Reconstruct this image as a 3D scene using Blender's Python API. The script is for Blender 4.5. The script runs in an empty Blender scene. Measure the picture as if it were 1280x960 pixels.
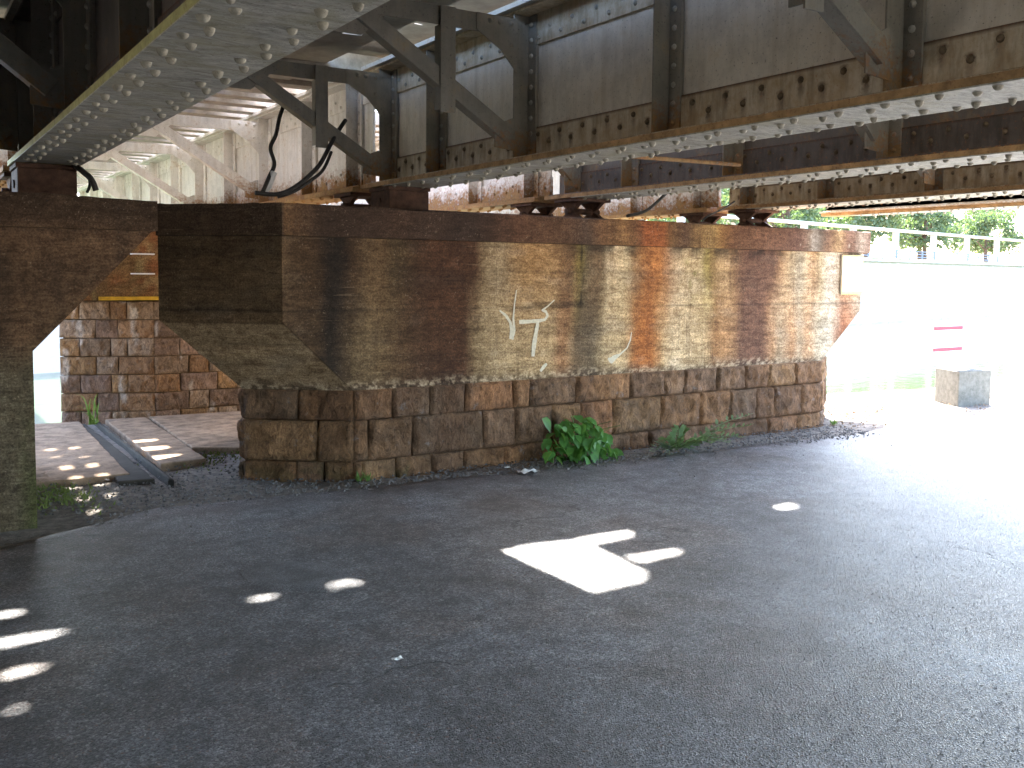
import bpy, bmesh, math, random
import numpy as np
from mathutils import Vector, Matrix
random.seed(7); rng = np.random.RandomState(7)
SC = bpy.context.scene; COL = SC.collection
# ---------------------------------------------------------------- camera
EYE = 1.6; F = 1196.0
_v1 = np.array([-780., 88., -F]); _v2 = np.array([1840., 66., -F])
_Y = _v1/np.linalg.norm(_v1); _X = _v2 - (_v2@_Y)*_Y; _X /= np.linalg.norm(_X); _Z = np.cross(_X, _Y)
R = np.array([_X, _Y, _Z])
cam = bpy.data.objects.new('camera', bpy.data.cameras.new('camera')); COL.objects.link(cam)
m4 = Matrix([list(R[i]) + [0] for i in range(3)] + [[0, 0, 0, 1]]); m4[2][3] = EYE
cam.matrix_world = m4
cam.data.sensor_width = 36; cam.data.lens = F/1280*36; cam.data.shift_y = -56/1280
cam.data.clip_start = .05; cam.data.clip_end = 3000
SC.camera = cam
# ---------------------------------------------------------------- light
SUN = Vector((.46, .75, 1.0)).normalized()
EL = math.asin(SUN.z); AZ = math.atan2(SUN.x, SUN.y)
w = bpy.data.worlds.new('World'); SC.world = w; w.use_nodes = True
nt = w.node_tree; bg = nt.nodes['Background']
sky = nt.nodes.new('ShaderNodeTexSky'); sky.sky_type = 'NISHITA'; sky.sun_disc = False
sky.sun_elevation = EL; sky.sun_rotation = AZ; sky.dust_density = 2.0
nt.links.new(sky.outputs[0], bg.inputs[0]); bg.inputs[1].default_value = 0.15
sl = bpy.data.lights.new('sun', 'SUN'); sl.energy = 5.0; sl.angle = math.radians(1.1); sl.color = (1, .95, .87)
so = bpy.data.objects.new('sun', sl); COL.objects.link(so)
so.rotation_euler = SUN.to_track_quat('Z', 'Y').to_euler()
SC.view_settings.view_transform = 'Standard'; SC.view_settings.look = 'None'
SC.view_settings.exposure = 3.85; SC.view_settings.gamma = 1.0
try: SC.view_settings.use_curve_mapping = False
except Exception: pass
SC.cycles.max_bounces = 10; SC.cycles.diffuse_bounces = 6; SC.cycles.use_denoising = True
SC.cycles.sample_clamp_indirect = 12

# ---------------------------------------------------------------- helpers
def ray(px, py): return R @ np.array([px-640., -(py-424.), -F])
def onY(px, py, y):
    d = ray(px, py); return np.array([0, 0, EYE]) + d*(y/d[1])
def onZ(px, py, z=0.):
    d = ray(px, py); return np.array([0, 0, EYE]) + d*((z-EYE)/d[2])
def _h(a, b, c):
    n = (a*374761393 + b*668265263 + c*2147483647 + 1013904223) & 0xffffffff
    n = ((n ^ (n >> 13))*1274126177) & 0xffffffff
    n = ((n ^ (n >> 16))*2246822519) & 0xffffffff
    return ((n ^ (n >> 15)) & 0xffffff)/float(0xffffff)
def vnoise(x, y, z=0.):
    x, y, z = np.broadcast_arrays(np.asarray(x, float), np.asarray(y, float), np.asarray(z, float))
    xi, yi, zi = [np.floor(t).astype(np.int64) for t in (x, y, z)]
    fx, fy, fz = x-xi, y-yi, z-zi
    fx, fy, fz = [t*t*(3-2*t) for t in (fx, fy, fz)]
    r = 0
    for i in (0, 1):
        for j in (0, 1):
            for k in (0, 1):
                r = r + _h(xi+i, yi+j, zi+k)*(fx if i else 1-fx)*(fy if j else 1-fy)*(fz if k else 1-fz)
    return r
def fbm(x, y, z=0., o=4):
    r = 0; a = .5; s = 0
    for i in range(o):
        r = r + a*vnoise(np.asarray(x)*2**i+i*17.3, np.asarray(y)*2**i+i*5.1, np.asarray(z)*2**i); s += a; a *= .5
    return r/s
def sstep(a, b, x):
    t = np.clip((x-a)/(b-a), 0, 1); return t*t*(3-2*t)

class MB:
    """gathers faces in world coordinates, then builds one object"""
    def __init__(s): s.v = []; s.f = []; s.n = 0; s.smooth = False
    def add(s, v, f):
        s.v.append(np.asarray(v, float).reshape(-1, 3)); s.f += [[i+s.n for i in q] for q in f]; s.n += len(s.v[-1]); return s
    def box(s, x0, x1, y0, y1, z0, z1):
        v = [(x, y, z) for x in (x0, x1) for y in (y0, y1) for z in (z0, z1)]
        return s.add(v, [(0, 1, 3, 2), (4, 6, 7, 5), (0, 4, 5, 1), (2, 3, 7, 6), (0, 2, 6, 4), (1, 5, 7, 3)])
    def obox(s, c, ax, ay, az):
        c, ax, ay, az = [np.asarray(t, float) for t in (c, ax, ay, az)]
        v = [c + i*ax + j*ay + k*az for i in (-.5, .5) for j in (-.5, .5) for k in (-.5, .5)]
        if np.dot(np.cross(ax, ay), az) < 0: fl = True
        else: fl = False
        f = [(0, 1, 3, 2), (4, 6, 7, 5), (0, 4, 5, 1), (2, 3, 7, 6), (0, 2, 6, 4), (1, 5, 7, 3)]
        return s.add(v, [q[::-1] for q in f] if fl else f)
    def prism(s, pts, d):
        """closed polygon pts (3-D) extruded by vector d"""
        p = np.asarray(pts, float); n = len(p); d = np.asarray(d, float)
        nrm = np.cross(p[1]-p[0], p[2]-p[1])
        f = [list(range(n))[::-1], [n+i for i in range(n)]] + [(i, (i+1) % n, n+(i+1) % n, n+i) for i in range(n)]
        if np.dot(nrm, d) < 0: f = [list(q)[::-1] for q in f]
        return s.add(np.vstack([p, p+d]), f)
    def grid(s, P):
        a, b = P.shape[:2]
        f = [(i*b+j, (i+1)*b+j, (i+1)*b+j+1, i*b+j+1) for i in range(a-1) for j in range(b-1)]
        return s.add(P.reshape(-1, 3), f)
    def tube(s, pts, r, k=8, taper=None):
        pts = [Vector(p) for p in pts]; n = len(pts); V = []
        for i, p in enumerate(pts):
            t = (pts[min(i+1, n-1)]-pts[max(i-1, 0)]).normalized()
            a = t.orthogonal().normalized() if i == 0 else (a - t*a.dot(t)).normalized()
            b = t.cross(a); rr = r*(1 if taper is None else 1+(taper-1)*i/(n-1))
            for q in range(k):
                g = 2*math.pi*q/k; V.append(p + a*rr*math.cos(g) + b*rr*math.sin(g))
        f = [(i*k+q, i*k+(q+1) % k, (i+1)*k+(q+1) % k, (i+1)*k+q) for i in range(n-1) for q in range(k)]
        f += [list(range(k))[::-1], [(n-1)*k+q for q in range(k)]]
        return s.add([tuple(x) for x in V], f)
    def build(s, name, mat, parent=None, loc=None, bevel=0, col=None, smooth=False, kind=None):
        V = np.vstack(s.v)
        if parent is not None: loc = parent.location
        elif loc is None: loc = Vector(((V[:, 0].min()+V[:, 0].max())/2, (V[:, 1].min()+V[:, 1].max())/2, V[:, 2].min()))
        L = np.array(loc)
        me = bpy.data.meshes.new(name); me.from_pydata((V-L).tolist(), [], s.f)
        if col is not None:
            c = np.asarray(col(V) if callable(col) else col, float)
            at = me.color_attributes.new('Col', 'FLOAT_COLOR', 'POINT')
            at.data.foreach_set('color', np.hstack([np.clip(c[:, :3], 0, 1), np.ones((len(c), 1))]).ravel())
        me.materials.append(mat); me.update()
        if smooth: me.polygons.foreach_set('use_smooth', [True]*len(me.polygons))
        o = bpy.data.objects.new(name, me); COL.objects.link(o)
        if parent is not None: o.parent = parent
        else: o.location = loc
        if bevel:
            b = o.modifiers.new('bevel', 'BEVEL'); b.width = bevel; b.segments = 2; b.limit_method = 'ANGLE'
        if kind: o['kind'] = kind
        return o
def tag(o, label, cat, group=None):
    o['label'] = label; o['category'] = cat
    if group: o['group'] = group
    return o
def thing(name, loc, label, cat, group=None):
    o = bpy.data.objects.new(name, None); o.location = loc; o.empty_display_size = .1; COL.objects.link(o)
    return tag(o, label, cat, group)
def inst(name, me, parent, pos, rot=None, scale=None):
    o = bpy.data.objects.new(name, me); o.parent = parent
    o.location = Vector(pos) - parent.location
    if rot: o.rotation_euler = rot
    if scale: o.scale = scale
    COL.objects.link(o); return o

# ---------------------------------------------------------------- materials
class NT:
    def __init__(s, name, rough=.8, spec=.3):
        s.m = bpy.data.materials.new(name); s.m.use_nodes = True; s.t = s.m.node_tree; s.n = s.t.nodes
        s.p = s.n['Principled BSDF']; s.p.inputs['Roughness'].default_value = rough
        s.p.inputs['Specular IOR Level'].default_value = spec
        s.pos = s.n.new('ShaderNodeNewGeometry').outputs['Position']
    def link(s, a, b): s.t.links.new(a, b)
    def val(s, x, sock):
        if isinstance(x, (int, float)): sock.default_value = x
        elif isinstance(x, tuple): sock.default_value = x if len(x) == len(sock.default_value) else x + (1,)
        else: s.link(x, sock)
    def scale(s, v, sx, sy, sz):
        n = s.n.new('ShaderNodeVectorMath'); n.operation = 'MULTIPLY'; s.link(v, n.inputs[0]); n.inputs[1].default_value = (sx, sy, sz); return n.outputs[0]
    def noise(s, sc, det=4, rough=.6, v=None, dist=0.):
        n = s.n.new('ShaderNodeTexNoise'); n.inputs['Scale'].default_value = sc; n.inputs['Detail'].default_value = det
        n.inputs['Roughness'].default_value = rough; n.inputs['Distortion'].default_value = dist
        s.link(v if v is not None else s.pos, n.inputs['Vector']); return n.outputs['Fac']
    def voro(s, sc, out='Distance', v=None, feat='F1'):
        n = s.n.new('ShaderNodeTexVoronoi'); n.feature = feat; n.inputs['Scale'].default_value = sc
        s.link(v if v is not None else s.pos, n.inputs['Vector']); return n.outputs[out]
    def mr(s, x, a, b, c=0., d=1.):
        n = s.n.new('ShaderNodeMapRange'); s.link(x, n.inputs[0])
        for i, q in enumerate((a, b, c, d)): n.inputs[i+1].default_value = q
        return n.outputs[0]
    def math(s, op, a, b=0.):
        n = s.n.new('ShaderNodeMath'); n.operation = op; s.val(a, n.inputs[0]); s.val(b, n.inputs[1]); return n.outputs[0]
    def mix(s, f, a, b, mode='MIX'):
        n = s.n.new('ShaderNodeMix'); n.data_type = 'RGBA'; n.blend_type = mode
        s.val(f, n.inputs[0]); s.val(a, n.inputs[6]); s.val(b, n.inputs[7]); return n.outputs[2]
    def attr(s, name='Col'):
        n = s.n.new('ShaderNodeAttribute'); n.attribute_name = name; return n.outputs['Color']
    def xyz(s, k):
        n = s.n.new('ShaderNodeSeparateXYZ'); s.link(s.pos, n.inputs[0]); return n.outputs[k]
    def bump(s, h, strength=.5, dist=.01, prev=None):
        n = s.n.new('ShaderNodeBump'); n.inputs['Strength'].default_value = strength; n.inputs['Distance'].default_value = dist
        s.link(h, n.inputs['Height'])
        if prev is not None: s.link(prev, n.inputs['Normal'])
        return n.outputs['Normal']
    def rnd(s):
        return s.n.new('ShaderNodeObjectInfo').outputs['Random']
    def done(s, col=None, nrm=None, rough=None):
        if col is not None: s.val(col, s.p.inputs['Base Color'])
        if nrm is not None: s.link(nrm, s.p.inputs['Normal'])
        if rough is not None: s.val(rough, s.p.inputs['Roughness'])
        return s.m

def mat_concrete():
    k = NT('stained_concrete', .85, .3)
    c = k.attr()
    f = k.noise(90, 5, .7); g = k.noise(9, 6, .7, k.scale(k.pos, 1, 1, 2.4), .8); st = k.noise(16, 4, .6, k.scale(k.pos, 1, 1, .12), .4)
    c = k.mix(1., c, k.mix(k.mr(f, .40, .60), (.62, .58, .54), (1.3, 1.3, 1.28)), 'MULTIPLY')
    bd = k.noise(13, 5, .7, k.scale(k.pos, .22, .22, 5.5), .25)       # fine horizontal board grain
    c = k.mix(1., c, k.mix(k.mr(bd, .40, .58), (.87, .85, .82), (1.07, 1.07, 1.07)), 'MULTIPLY')
    drip = k.mr(k.noise(34, 3, .55, k.scale(k.pos, 1, 1, .035)), .57, .66, 0, .3)
    drip = k.math('MULTIPLY', drip, k.mr(k.noise(2.3, 3, .6), .42, .58))
    c = k.mix(drip, c, (.07, .045, .03))
    fleck = k.math('MULTIPLY', k.mr(k.noise(55, 4, .75), .60, .66, 0, .6), k.mr(k.noise(4, 3, .6), .45, .58))
    c = k.mix(fleck, c, k.mix(.5, c, (.55, .50, .42)))
    scr = k.mr(k.noise(60, 2, .5, k.scale(k.pos, .06, .06, 1.3)), .68, .71, 0, .14)
    c = k.mix(k.math('MULTIPLY', scr, k.mr(k.noise(1.7, 3, .6), .46, .56)), c, (.52, .44, .33))
    c = k.mix(1., c, k.mix(k.mr(g, .35, .65), (.58, .52, .46), (1.25, 1.25, 1.25)), 'MULTIPLY')
    c = k.mix(1., c, k.mix(k.mr(st, .35, .65), (.90, .87, .84), (1.08, 1.08, 1.08)), 'MULTIPLY')
    c = k.mix(1., c, (1.02, .90, .77), 'MULTIPLY')
    pits = k.mr(k.voro(16, 'Distance', k.scale(k.pos, 1, 1, 1.6)), .06, .11, 1, 0)
    pits = k.math('MULTIPLY', pits, k.mr(k.noise(3.1), .53, .6))
    c = k.mix(pits, c, (.03, .025, .02))
    h = k.math('ADD', k.math('MULTIPLY', f, .4), k.math('ADD', g, k.math('MULTIPLY', pits, -1.5)))
    return k.done(c, k.bump(h, .6, .012))
def mat_stone():
    k = NT('rock_faced_stone', .8, .35)
    c = k.attr()
    a = k.noise(24, 8, .78, k.scale(k.pos, 1, 1, .55), 1.4); b = k.noise(120, 4, .7)
    c = k.mix(1., c, k.mix(k.mr(a, .32, .68), (.25, .21, .19), (1.75, 1.65, 1.5)), 'MULTIPLY')
    c = k.mix(k.mr(k.noise(9, 4, .7), .62, .72, 0, .5), c, (.34, .31, .30))
    c = k.mix(1., c, k.mix(k.mr(b, .3, .7), (.75, .75, .75), (1.2, 1.2, 1.2)), 'MULTIPLY')
    h = k.math('ADD', a, k.math('MULTIPLY', b, .25))
    return k.done(c, k.bump(h, 1.0, .045))
def mat_mortar():
    k = NT('mortar', .95, .2)
    f = k.noise(60, 5, .7)
    return k.done(k.mix(k.mr(f, .3, .7), (.13, .095, .065), (.26, .20, .14)), k.bump(f, .8, .01))
def mat_steel(name, base, rustiness, under=False, dark=1.0):
    """old paint with rust: rust gathers low on the girder and by the rivets"""
    k = NT(name, .55, .4)
    z = k.xyz(2)
    n1 = k.noise(5.5, 6, .7); n2 = k.noise(30, 5, .7); n3 = k.noise(14, 4, .65, k.scale(k.pos, 1, 1, .12))
    fine = k.noise(140, 3, .6)
    a = tuple(x*.72 for x in base)
    c = k.mix(k.mr(n1, .35, .65), a, base)
    c = k.mix(k.mr(n3, .45, .7, 0, .45), c, (base[0]*.55, base[1]*.5, base[2]*.42))
    if not under:
        low = k.mr(z, 2.34, 2.70, .34, 0)
        r = k.mr(k.math('ADD', k.math('ADD', k.math('MULTIPLY', n2, .5), k.math('MULTIPLY', n1, .5)), low), .66-rustiness*.12, .84-rustiness*.12)
    else:
        r = k.mr(k.math('ADD', k.math('MULTIPLY', n2, .5), k.math('MULTIPLY', n1, .5)), .58-rustiness*.1, .72)
    rust = k.mix(k.mr(n2, .3, .7), (.035, .018, .012), (.34, .15, .055))
    c = k.mix(r, c, rust)
    ochre = k.mr(k.math('ADD', n1, k.mr(z, 2.33, 2.62, .25, 0)), .55, .8, 0, .6 if not under else .15)
    c = k.mix(ochre, c, (.36, .25, .11))
    grime = k.mr(k.noise(70, 4, .75), .6, .7, 0, .8)
    c = k.mix(grime, c, (.03, .027, .02))
    if dark != 1: c = k.mix(1., c, (dark, dark, dark), 'MULTIPLY')
    h = k.math('ADD', k.math('MULTIPLY', n2, .6), k.math('ADD', k.math('MULTIPLY', fine, .25), k.math('MULTIPLY', r, -.4)))
    return k.done(c, k.bump(h, .35, .006), k.mr(r, 0, 1, .5, .9))
def mat_leg(name, lo, hi, dirt, phase=-3.92, zb=2.34):
    """flange angle paint, with rust runs below every rivet of the two rows"""
    k = NT(name, .6, .35); y = k.xyz(1); z = k.xyz(2)
    n1 = k.noise(6, 6, .7); n2 = k.noise(40, 5, .75); n3 = k.noise(18, 4, .7, k.scale(k.pos, 1, 1, .2))
    c = k.mix(k.mr(n1, .35, .65), lo, hi)
    c = k.mix(k.mr(n3, .45, .68, 0, .6), c, tuple(x*.45 for x in lo))
    m = 0.
    for ph, zr in ((phase, zb+.155), (phase+.125, zb+.215)):
        f = k.math('ABSOLUTE', k.math('SUBTRACT', k.math('FRACT', k.math('DIVIDE', k.math('SUBTRACT', y, ph-.125), .25)), .5))
        f = k.math('ADD', f, k.mr(n2, .3, .7, -.05, .05))
        run = k.math('MULTIPLY', k.mr(f, .03, .12, 1, 0), k.mr(z, zr-.10, zr+.01, .15, 1))
        run = k.math('MULTIPLY', run, k.mr(z, zr+.035, zr+.02, 0, 1))
        m = k.math('MAXIMUM', m, run)
    ledge = k.math('MULTIPLY', k.mr(z, zb+.245, zb+.262, 0, .9), k.mr(z, zb+.30, zb+.31, 1, 0))
    m = k.math('MAXIMUM', k.math('MULTIPLY', m, k.mr(n1, .42, .56, .12, 1)), ledge)
    foot = k.math('MULTIPLY', k.mr(k.math('ADD', n2, k.mr(z, zb, zb+.09, .30, 0)), .58, .75), .9)
    rust = k.mix(k.mr(n2, .35, .65), dirt, (.32, .13, .045))
    c = k.mix(m, c, k.mix(.35, dirt, rust)); c = k.mix(foot, c, rust)
    h = k.math('ADD', n2, k.math('MULTIPLY', n1, .5))
    return k.done(c, k.bump(h, .45, .006))
def mat_under():
    k = NT('flange_underside_paint', .6, .35)
    a = k.noise(7, 7, .75, k.scale(k.pos, 1, 2.6, 1), 1.2); b = k.noise(60, 5, .75); n = k.noise(3, 4, .6)
    c = k.mix(k.mr(a, .35, .62), (.20, .195, .165), (.50, .49, .43))
    c = k.mix(k.mr(b, .56, .68, 0, .8), c, (.10, .085, .06))
    c = k.mix(k.mr(n, .48, .62, 0, .45), c, (.30, .27, .15))
    return k.done(c, k.bump(k.math('ADD', a, k.math('MULTIPLY', b, .5)), .7, .008))
def mat_simple(name, base, var=.3, scale=12, rough=.8, bump=.3, bd=.006, spec=.3, tint=None):
    k = NT(name, rough, spec)
    f = k.noise(scale, 5, .65); g = k.noise(scale*6, 4, .7)
    lo = tuple(x*(1-var) for x in base); hi = tuple(min(1, x*(1+var)) for x in base)
    c = k.mix(k.mr(f, .3, .7), lo, hi)
    if tint: c = k.mix(k.mr(g, .55, .7, 0, .7), c, tint)
    return k.done(c, k.bump(k.math('ADD', f, k.math('MULTIPLY', g, .4)), bump, bd))
def mat_asphalt(name='asphalt', base=(.052, .056, .064), attr=True, s=1.0):
    k = NT(name, .5, .6)
    v = k.voro(105*s, 'Color'); d = k.voro(105*s, 'Distance'); d2 = k.voro(190*s, 'Distance'); v2 = k.voro(190*s, 'Color')
    big = k.noise(1.3, 5, .6); med = k.noise(7, 6, .7); grit = k.noise(330*s, 2, .6)
    c = k.attr() if attr else k.mix(.0, base, base)
    sep = k.n.new('ShaderNodeSeparateColor'); k.link(v, sep.inputs[0]); se2 = k.n.new('ShaderNodeSeparateColor'); k.link(v2, se2.inputs[0])
    c = k.mix(1., c, k.mix(k.mr(sep.outputs[0], 0, 1), (.32, .32, .32), (1.6, 1.6, 1.6)), 'MULTIPLY')
    c = k.mix(1., c, k.mix(k.mr(se2.outputs[0], 0, 1), (.55, .55, .55), (1.5, 1.5, 1.5)), 'MULTIPLY')
    c = k.mix(k.mr(sep.outputs[1], .94, .98, 0, .7), c, (.42, .41, .39))
    c = k.mix(k.mr(sep.outputs[2], .95, .99, 0, .6), c, (.22, .13, .09))
    c = k.mix(1., c, k.mix(k.mr(med, .38, .62), (.72, .71, .71), (1.22, 1.22, 1.24)), 'MULTIPLY')
    c = k.mix(1., c, k.mix(k.mr(big, .38, .62), (.78, .76, .75), (1.15, 1.15, 1.17)), 'MULTIPLY')
    wv = k.n.new('ShaderNodeVectorMath'); wv.operation = 'ADD'; k.link(k.pos, wv.inputs[0])
    nz = k.n.new('ShaderNodeTexNoise'); nz.inputs['Scale'].default_value = 3.2; nz.inputs['Detail'].default_value = 6; k.link(k.pos, nz.inputs['Vector'])
    sc_ = k.n.new('ShaderNodeVectorMath'); sc_.operation = 'SCALE'; sc_.inputs['Scale'].default_value = .55; k.link(nz.outputs['Color'], sc_.inputs[0]); k.link(sc_.outputs[0], wv.inputs[1])
    ck = k.n.new('ShaderNodeTexVoronoi'); ck.feature = 'DISTANCE_TO_EDGE'; ck.inputs['Scale'].default_value = .75; k.link(wv.outputs[0], ck.inputs['Vector'])
    crack = k.math('MULTIPLY', k.mr(ck.outputs['Distance'], .004, .010, 1, 0), k.mr(k.noise(.9, 3, .5), .57, .62))
    c = k.mix(k.math('MULTIPLY', crack, .5), c, (.02, .02, .02))
    oil = k.mr(k.noise(2.6, 4, .65), .60, .72, 0, .45); c = k.mix(oil, c, (.09, .086, .084))
    h = k.math('ADD', k.mr(d, 0, .5, 1, 0), k.math('MULTIPLY', k.mr(d2, 0, .5, 1, 0), .5))
    h = k.math('ADD', h, k.math('ADD', k.math('MULTIPLY', grit, .5), k.math('ADD', k.math('MULTIPLY', med, .5), k.math('MULTIPLY', crack, -1.))))
    return k.done(c, k.bump(h, .9, .0062), k.mr(sep.outputs[0], 0, 1, .38, .62))
def mat_leaf(name, base, hi, trans=.35, rough=.45):
    k = NT(name, rough, .5)
    f = k.noise(25, 3, .6)
    c = k.mix(k.mr(f, .3, .7), base, hi)
    k.val(c, k.p.inputs['Base Color'])
    tr = k.n.new('ShaderNodeBsdfTranslucent'); k.val(k.mix(.5, c, (.25, .4, .05)), tr.inputs['Color'])
    mx = k.n.new('ShaderNodeMixShader'); mx.inputs[0].default_value = trans
    k.link(k.p.outputs[0], mx.inputs[1]); k.link(tr.outputs[0], mx.inputs[2])
    k.link(mx.outputs[0], k.n['Material Output'].inputs[0]); return k.m
M = {}
M['conc'] = mat_concrete(); M['stone'] = mat_stone(); M['mortar'] = mat_mortar()
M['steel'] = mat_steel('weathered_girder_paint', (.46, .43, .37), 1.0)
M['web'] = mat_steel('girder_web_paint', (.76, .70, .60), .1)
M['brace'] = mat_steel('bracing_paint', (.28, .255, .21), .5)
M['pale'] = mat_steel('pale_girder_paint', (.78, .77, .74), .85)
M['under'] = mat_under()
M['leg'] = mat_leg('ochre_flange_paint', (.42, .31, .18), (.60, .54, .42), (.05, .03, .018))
M['shadeleg'] = mat_leg('shaded_flange_paint', (.085, .07, .06), (.13, .11, .095), (.03, .02, .016))  # flange paint with the shade on two girders put into its colour
M['shadeweb'] = mat_steel('shaded_web_paint', (.15, .13, .115), .6)  # web paint darkened to carry the shade of those girders
M['edge'] = mat_simple('ochre_flange_edge', (.36, .22, .10), .5, 9, .75, .5, tint=(.10, .04, .02))
M['lichen'] = mat_simple('lichen_flange_edge', (.36, .35, .14), .3, 14, .75, .4, tint=(.22, .12, .04))
M['rivunder'] = mat_simple('shaded_rusty_rivet', (.29, .27, .21), .4, 25, .7, .3, tint=(.13, .09, .05))  # rust tint on a base darkened for the rivets' backlit shading
M['rivrust'] = mat_simple('rusty_rivet', (.16, .115, .07), .5, 40, .7, .3, tint=(.06, .03, .02))
M['rust'] = mat_simple('rusty_iron', (.075, .04, .026), .5, 18, .85, .6, .008, tint=(.04, .02, .015))
M['timber'] = mat_simple('weathered_timber', (.38, .34, .30), .3, 9, .85, .5)
M['deck'] = mat_simple('deck_plate_paint', (.36, .335, .29), .3, 4, .7, .3)
M['cable'] = mat_simple('black_cable_sheath', (.03, .028, .026), .4, 20, .55)
M['asphalt'] = mat_asphalt()
M['patch'] = mat_asphalt('smooth_asphalt', (.15, .155, .163), False, 2.2)
M['ground'] = mat_simple('dirt_and_gravel', (.24, .21, .18), .45, 14, .95, .9, .02, tint=(.08, .06, .045))
M['slab'] = mat_simple('worn_concrete_slab', (.30, .21, .14), .5, 7, .9, .9, .02, tint=(.13, .08, .05))
M['kerb'] = mat_simple('dark_concrete', (.06, .052, .042), .3, 10, .9, .5)
M['bank'] = mat_simple('pale_embankment', (.46, .44, .39), .16, 1.1, .9, .2)
M['fill_abut'] = mat_simple('pale_fill_concrete', (.42, .40, .36), .2, 3, .9, .3)  # tone raised so the unseen wall bounces fill light
M['post'] = mat_simple('faded_post_paint', (.42, .41, .38), .1, 3, .8, .1)
M['block'] = mat_simple('bollard_concrete', (.17, .165, .145), .3, 14, .9, .5, tint=(.25, .25, .2))
M['white'] = mat_simple('white_paint', (.78, .78, .76), .06, 10, .5, .1)
M['graf'] = mat_simple('cream_spray_paint', (.62, .56, .43), .2, 40, .7, .1)
M['red'] = mat_simple('red_reflective_band', (.62, .02, .05), .1, 10, .4, .05)
M['glass'] = mat_simple('dark_glass', (.03, .035, .04), .1, 10, .1, .0)
M['grey'] = mat_simple('grey_blue_roof', (.16, .2, .25), .1, 3, .7, .1)
M['vine'] = mat_leaf('broad_leaf', (.06, .19, .045), (.12, .30, .06))
M['weed'] = mat_leaf('weed_leaf', (.15, .25, .12), (.28, .38, .2))
M['grass'] = mat_leaf('grass_blade', (.14, .26, .06), (.22, .36, .1))
M['tree'] = mat_leaf('tree_foliage', (.06, .10, .055), (.11, .16, .09), .2, .8)
M['bark'] = mat_simple('bark', (.12, .09, .07), .3, 12, .95, .6)
M['stem'] = mat_simple('plant_stem', (.12, .16, .05), .3, 30, .7)
M['litter'] = mat_simple('dry_leaf_litter', (.13, .075, .04), .5, 30, .9, .3, tint=(.05, .03, .02))
M['moss'] = mat_simple('moss', (.15, .19, .05), .5, 60, .95, .8, .01)
M['pebble'] = mat_simple('pebble_stone', (.16, .15, .145), .75, 26, .85, .3)
M['yellow'] = mat_simple('yellow_paint_stripe', (.55, .34, .03), .3, 14, .7, .2)
M['sign'] = mat_simple('sign_enamel', (.80, .79, .73), .04, 8, .35, .05)
M['sign_edge'] = mat_simple('faded_orange_edging', (.72, .48, .2), .15, 20, .5, .1)
k = NT('river_surface', .06, .5); k.p.inputs['IOR'].default_value = 1.33
hh = k.math('ADD', k.noise(1.6, 4, .5, k.scale(k.pos, 1, 1.6, 1)), k.math('MULTIPLY', k.noise(7, 3, .5), .25))
M['water'] = k.done((.045, .065, .03), k.bump(hh, .12, .05))

# ---------------------------------------------------------------- ground, road, river
def near_bank(x):
    return np.interp(x, [-60, 1.0, 3.2, 9.0, 12.5, 20, 60, 400], [30, 10.75, 10.6, 9.0, 8.3, 9.4, 14, 40])
def build_ground():
    xs = np.unique(np.concatenate([np.linspace(-300, -20, 15), np.linspace(-20, -1, 20), np.arange(-1, 16, .12), np.linspace(16, 60, 40), np.linspace(60, 700, 20)]))
    t = np.concatenate([np.linspace(0, 1, 60)**.6, [1.02, 1.05]])
    P = np.zeros((len(xs), len(t), 3))
    for i, x in enumerate(xs):
        nb = near_bank(x)
        ys = np.zeros(60)
        # denser near the water edge
        ys[:60] = np.concatenate([np.linspace(-300, 4.0, 12)[:-1], np.linspace(4.0, nb, 49)])
        P[i, :60, 0] = x; P[i, :60, 1] = ys[:60]; P[i, 60] = (x, nb+.15, 0); P[i, 61] = (x, nb+1.2, 0)
    X, Y = P[..., 0], P[..., 1]
    z = -.012 + .03*(fbm(X*1.7, Y*1.7)-.5) + .02*(fbm(X*9, Y*9)-.5)
    near = sstep(6.05, 6.6, Y)*(X < 16)
    z = z*near - .03*(1-near)
    z[:, 60] -= .25; z[:, 61] = -1.6
    P[..., 2] = z
    mb = MB(); mb.grid(P)
    o = mb.build('ground', M['ground'], smooth=True); o['kind'] = 'structure'; return o
build_ground()
def road_edge(x):
    return np.interp(x, [-20, -.6, .35, .9, 1.5, 2.3, 3.1, 5, 7, 8.3, 9.5, 11, 13, 40], [5.5, 5.6, 6.0, 6.33, 6.62, 6.50, 6.42, 6.28, 6.2, 6.15, 6.4, 6.55, 6.9, 10.2]) \
        + .05*(fbm(x*2.3, 0*x)-.5) + .05*(fbm(x*11, 0*x+3)-.5)
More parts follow.
